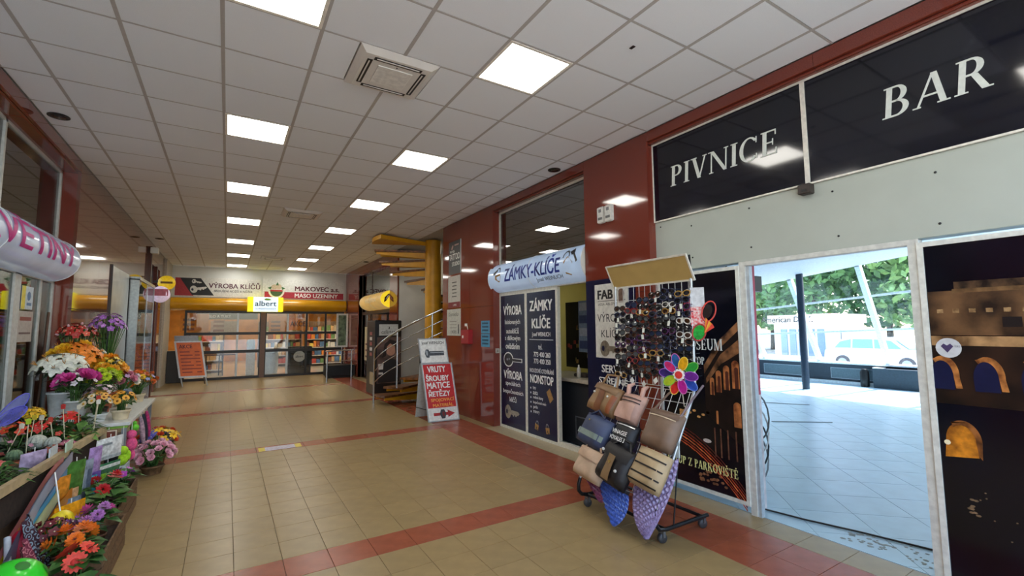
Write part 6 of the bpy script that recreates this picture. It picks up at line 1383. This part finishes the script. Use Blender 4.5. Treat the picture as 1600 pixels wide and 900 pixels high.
# rainbow streamers
for k, (c, dz) in enumerate((('#d88a90',.10),('#e8dc2a',.06),('#5aa8d8',.0),('#c9d8b0',-.04),('#8d98b0',.14),('#d88a2a',-.12))):
    q = random.Random(k); p = [Vector((-1.12+.0682*(4.75-.13*i-3.7)+.05+.012*k, 4.75-.13*i, .56+dz-.028*i-.004*i*i+.012*math.sin(i+k))) for i in range(9)]; b = MB()
    b.add([x_+Vector((0,0,s*(.034+.004*i))) for i, x_ in enumerate(p) for s in (-1,1)]+[x_+Vector((-.006,0,s*(.034+.004*i))) for i, x_ in enumerate(p) for s in (-1,1)], [(2*i,2*i+1,2*i+3,2*i+2) for i in range(8)]+[(18+2*i,18+2*i+2,18+2*i+3,18+2*i+1) for i in range(8)], True)
    b.build('kite_ribbon', M(c, .2, 0, .1, 6, coat=.3), None, label=f'{["pink","yellow","sky blue","pale green","grey-blue","orange"][k]} kite ribbon sweeping down at the left edge', cat='ribbon', group='rainbow kite ribbons')

# crates and pots on the floor in front
def crate(name, label, x0, x1, y0, y1, h):
    t = thing(name, ((x0+x1)/2,(y0+y1)/2,0), label, 'crate', 'plant crates on the floor'); c = POTS['basket']
    n = max(2, int(h/.07))
    for k in range(n):
        z = .01+k*h/n; zz = z+h/n-.012
        for a, b_ in (((x0,y0,z),(x1,y0+.012,zz)),((x0,y1-.012,z),(x1,y1,zz)),((x0,y0+.012,z),(x0+.012,y1-.012,zz)),((x1-.012,y0+.012,z),(x1,y1-.012,zz))): MB().box(a,b_).build('slat', c, t)
    for x in (x0+.02,x1-.02):
        for y in (y0+.02,y1-.02): MB().bar((x,y,0),(x,y,h),.022).build('corner_post', c, t)
    MB().box((x0+.012,y0+.012,h*.5),(x1-.012,y1-.012,h*.72)).build('soil_bed', SOIL, t)
crate('plant_crate', 'dark slatted crate of geraniums on the floor beyond the wooden post', -.96, -.66, 4.72, 5.62, .26)
crate('plant_crate', 'dark slatted crate of carnations on the floor nearest the camera', -.92, -.60, 3.86, 4.64, .24)
G3 = 'plants in the floor crates'
plant('red_geranium', 'bright red geranium in the floor crate below the packets', 'plant', (-.82,5.10,.14), 'brown', .07, .08, .20, .13, [('pompom','#c9262a',.055,3)], 40, .045, .10, 1, 41, G3)
plant('purple_geranium', 'small purple bloom leaning out over the aisle', 'plant', (-.74,5.45,.14), 'brown', .06, .08, .20, .08, [('floret','#a83aa8',.035,4)], 34, .05, .10, 1, 42, G3)
plant('leafy_geranium', 'geranium with large plain green leaves at the crate edge', 'plant', (-.74,4.86,.14), 'brown', .06, .08, .16, .11, [], 40, .05, .11, 1, 43, G3)
plant('pink_carnation', 'pink carnation in the near crate by the aisle', 'plant', (-.73,4.38,.13), 'brown', .06, .08, .20, .09, [('pompom','#d85aa0',.055,2),('pompom','#b87ac0',.04,3)], 34, .03, .09, 0, 44, G3)
plant('lilac_carnation', 'lilac carnation between the pink and orange blooms', 'plant', (-.79,4.14,.13), 'brown', .06, .08, .20, .08, [('pompom','#b878b8',.05,3)], 26, .03, .09, 3, 45, G3)
plant('marigold', 'orange marigolds in the near crate', 'plant', (-.76,3.95,.13), 'brown', .06, .08, .20, .10, [('pompom','#e87a20',.055,5)], 30, .03, .09, 0, 46, G3)
plant('red_gerbera', 'coral-red gerberas in a floor pot before the near crate', 'plant', (-.69,3.74,.0), 'brown', .07, .14, .30, .08, [('daisy','#e0402c',.06,3,'#c9302a')], 34, .045, .10, 0, 47, G3)
plant('green_foliage', 'green leafy plant at the bottom corner of the near crate', 'plant', (-.62,3.50,.0), 'brown', .07, .10, .20, .13, [], 60, .05, .10, 0, 48, G3)
plant('burgundy_foliage', 'burgundy foliage behind the marigolds', 'plant', (-.90,4.15,.13), 'brown', .06, .08, .22, .10, [('floret','#6a1f2a',.03,16)], 20, .03, .08, 3, 49, G3)
# bouquets standing on the floor
plant('pink_posy', 'basket of small pink roses standing on the floor by the aisle', 'flowers', (-.67,6.75,0), 'basket', .11, .10, .20, .21, [('rose','#f2bccb',.042,30)], 60, .03, .08, 0, 51, 'bouquets on the floor')
plant('mixed_posy', 'mixed blue, orange and yellow bouquet on the floor behind the pink one', 'flowers', (-.68,7.25,0), 'basket', .10, .12, .27, .21, [('floret','#5a5ab0',.045,14),('rose','#d8502a',.045,10),('lily','#ecc22a',.05,9)], 40, .03, .08, 0, 52, 'bouquets on the floor')
# things hung at the table side
def soft(name, label, cat, c0, blobs, m_):
    t = thing(name, c0, label, cat, 'toys hung on the table')
    for k, (dx,dy,dz,r,sc3,nm) in enumerate(blobs): MB().sphere(Vector(c0)+Vector((dx,dy,dz)), r, 10, 7, sc3).build(nm, m_[k % len(m_)], t)
    MB().tube([Vector(c0)+Vector((0,0,blobs[0][2]+blobs[0][3])), (c0[0], c0[1], TZ-.04)], .003, 5).build('cord', INK, t)
FU = lambda c: M(c, .9, 0, .2, 40, bump=.3)
soft('plush_toy', 'pink plush toy hanging at the near table corner', 'toy', (-.80,6.20,.42), [(0,0,.14,.045,(1,1,1),'head'),(0,0,.04,.06,(.9,.9,1.2),'body'),(.02,-.03,-.06,.03,(.8,.8,1.6),'leg'),(-.02,.03,-.06,.03,(.8,.8,1.6),'leg')], [FU('#e0568a')])
soft('plush_toy', 'lime green plush frog hanging under the pink toy', 'toy', (-.84,6.02,.34), [(0,0,.10,.05,(1,1,.9),'head'),(0,0,.02,.055,(1,1,1.1),'body'),(.05,0,.05,.02,(1,1,2.4),'arm'),(-.05,0,.05,.02,(1,1,2.4),'arm')], [FU('#a8d82a')])
soft('plush_toy', 'yellow plush star hanging beside the green frog', 'toy', (-.95,6.0,.36), [(0,0,.05,.05,(1.2,.6,1),'body'),(.06,0,.04,.025,(1.3,.8,.8),'arm'),(-.06,0,.04,.025,(1.3,.8,.8),'arm'),(0,0,-.02,.03,(1.2,.8,1),'leg')], [FU('#e8b83a'), FU('#e0a030')])
soft('plush_toy', 'bright green ball toy hanging at the table corner', 'toy', (-.80,6.36,.60), [(0,0,.0,.04,(1,1,1),'body'),(0,0,.05,.02,(1,1,1),'head')], [FU('#6ac83a')])
for k, (y, c, lb) in enumerate(((6.75,'#2c3440','dark blue-grey hanging tie at the table side'),(6.98,'#c23a78','pink patterned hanging tie furthest along the table side'),(6.55,'#b89aa8','pale pink hanging ribbon nearest the table corner'))):
    p = [Vector((-.775+.004*i, y+.012*i, .68-.045*i)) for i in range(8)]; t = thing('hanging_tie', (-.775,y,.3), lb, 'tie', 'ties hung on the table'); MB().tube(p, [.012,.02,.024,.026,.026,.024,.02,.008], 8).build('tie_cloth', M(c, .5, 0, .35, 40), t); MB().tube([p[0], p[0]+Vector((-.02,0,.03))], .003, 5).build('hook', STEEL, t)
t = thing('window_box', (-1.0, 5.98, .4), 'red-brown gift box with clear window under the table edge', 'box'); MB().box((-1.08,5.95,.46),(-.88,5.99,.66),.004).build('carton', M('#8a4434', .4, 0, .3, 12, dark='#4a2a1c'), t); b = MB(); frame_rect(b, wall_f(5.95), -1.08,.46,-.88,.66,.012,0,.004); b.build('box_edge', M('#d8c8b0', .4), t)
t = thing('black_carton', (-1.0, 5.98, .36), 'black carton with white print under the gift box', 'box'); MB().box((-1.08,5.94,.36),(-.86,5.99,.455),.003).build('carton', BLACK, t); slab(MB(), wall_f(5.94), -1.06,.39,-.98,.43,0,.002).build('printed_label', INK, t)
t = thing('blue_carton', (-.95, 6.0, .1), 'white and blue carton standing under the table', 'box'); MB().box((-1.08,5.96,.02),(-.80,6.2,.30),.004).build('carton', M('#c3d0da', .4), t); slab(MB(), wall_f(5.96), -1.06,.12,-.84,.22,0,.002).build('blue_print', M('#4a7ab0', .4, 0, .3, 10), t)
MB().tube([(-.935,5.82,0),(-.93,5.86,.52)], .014, 8).build('thin_post', M('#2c2a30', .4), None, label='thin dark pole standing beside the wooden post', cat='pole')
# near-edge odds and ends
t = thing('yellow_cup', (-.93, 4.30, .0), 'yellow cup-shaped toy hanging on a white stick', 'toy')
cc = Vector((-.90,4.30,.36)); MB().lathe([(.0,-.055),(.045,-.045),(.062,0),(.060,.04),(.03,.055),(.0,.055)], cc, 16, axis=Vector((.6,-.7,.5))).build('cup', M('#ead21e', .35), t); MB().tube([cc+Vector((0,.01,.03)), (-.97,4.42,.66)], .004, 6).build('stick', INK, t); MB().tube([cc+Vector((.04,-.06,.05)), cc+Vector((.05,-.06,0)), cc+Vector((.04,-.05,-.05))], .006, 6).build('seam', M('#c9a81a', .4), t)
def weave(c, c2):
    mt = bpy.data.materials.new('m_weave'); mt.use_nodes = True; n = mt.node_tree.nodes; l = mt.node_tree.links
    tc = n.new('ShaderNodeTexCoord'); vo = n.new('ShaderNodeTexVoronoi'); vo.inputs['Scale'].default_value = 22; vo.inputs['Randomness'].default_value = .15
    ma = n.new('ShaderNodeMath'); ma.operation = 'MULTIPLY'; ma.inputs[1].default_value = 22; sn = n.new('ShaderNodeMath'); sn.operation = 'SINE'; rp = n.new('ShaderNodeValToRGB')
    rp.color_ramp.elements[0].color = (*lin(c2), 1); rp.color_ramp.elements[1].color = (*lin(c), 1); rp.color_ramp.elements[0].position = .4; rp.color_ramp.elements[1].position = .6
    l.new(tc.outputs['Object'], vo.inputs['Vector']); l.new(vo.outputs['Distance'], ma.inputs[0]); l.new(ma.outputs[0], sn.inputs[0]); l.new(sn.outputs[0], rp.inputs[0])
    l.new(rp.outputs[0], n['Principled BSDF'].inputs['Base Color']); n['Principled BSDF'].inputs['Roughness'].default_value = .75
    return mt
def scarf(name, label, x0, y0, w, z0, z1, c, c2, seed):
    q = random.Random(seed); b = MB(); n, m_ = 14, 16; vs = []
    for j in range(m_+1):
        for i in range(n+1):
            u = i/n; v = j/m_; vs.append((x0+.10*v+.025*math.sin(u*14+seed+v*2)*(.4+v)+.03*u, y0-(u-.5)*w*(.55+.45*v)-.25*v*0, z1+(z0-z1)*v+.01*math.sin(u*9)))
    b.add(vs, [(j*(n+1)+i, j*(n+1)+i+1, (j+1)*(n+1)+i+1, (j+1)*(n+1)+i) for j in range(m_) for i in range(n)], True); mt = weave(c, c2); o = b.build(name, mt, None, label=label, cat='scarf', group='scarves at the stand'); return o
scarf('patterned_scarf', 'pink patterned scarf draped over the stand front', -.93, 3.68, .34, .02, .45, '#c9808a', '#7a2c44', 1)
scarf('patterned_scarf', 'blue-grey and plum scarf draped left of the pink one', -1.0, 3.98, .36, .12, .50, '#8aa6b8', '#3a2030', 4)
t = thing('red_bag', (-1.0, 3.98, .1), 'red cloth bag at the left picture edge', 'bag'); MB().sphere((-1.01,4.02,.28), .13, 12, 8, (.5,.6,1.2)).build('bag_body', M('#c2203a', .6, 0, .15, 10), t); MB().tube([(-1.01,3.97,.40),(-1.0,4.0,.48),(-1.01,4.06,.42)], .008, 6).build('handle', M('#a01a30', .6), t); MB().box((-1.06,3.98,.0),(-.97,4.06,.15)).build('stand_foot', M('#5a2a30', .7), t)
MB().tube([(-.93,3.62,0),(-1.05,3.95,.42)], .016, 8).build('white_pole', M('#c3c8d0', .4), None, label='pale grey pole leaning at the bottom left corner', cat='pole')
t = thing('green_ball', (-.88, 3.52, 0), 'bright green ball with dark dimples at the bottom left corner', 'ball')
MB().sphere((-.90,3.50,.30), .135, 24, 14).build('ball_skin', M('#2fd02a', .3, 0, .06, 6, coat=.3), t)
for d_ in ((.35,-.35,.87),(-.5,-.75,.45),(.75,-.65,.0),(.9,.2,.4)):
    u = Vector(d_).normalized(); MB().lathe([(.03,0),(.022,.003),(.0,.002)], Vector((-.90,3.50,.30))+u*.1335, 12, axis=u).build('dimple', M('#2a7a24', .6), t)
MB().lathe([(.09,0),(.10,.04),(.075,.17),(.08,.185)], (-.90,3.50,0), 14).build('ball_stand', POTS['dark'], t)
# a few goods inside the flower shop
t = thing('shop_shelf', (-3.4, 6.0, 0), 'dark shelf inside the flower shop behind the glass', 'shelf')
for z in (.4,.9,1.4): MB().box((-3.7,4.6,z),(-3.3,7.4,z+.03)).build('shelf_board', M('#5a4a3a', .5), t)
for y in (4.6,6.0,7.37): MB().box((-3.7,y,0),(-3.3,y+.03,1.8)).build('shelf_side', M('#4a3c30', .5), t)
for k in range(6): plant('shelf_plant', f'potted plant inside the flower shop, {ORD[k]} from the left', 'plant', (-3.5,4.85+.42*k,(.93,1.43)[k%2]), ['terra','white'][k%2], .08, .12, .24, .12, [('floret',['#c9482a','#d8b23a','#b04a8a','#d8d8c8','#c93a3a','#e08a3a'][k],.04,10)], 24, .03, .09, k%4, 60+k, 'plants inside the flower shop')
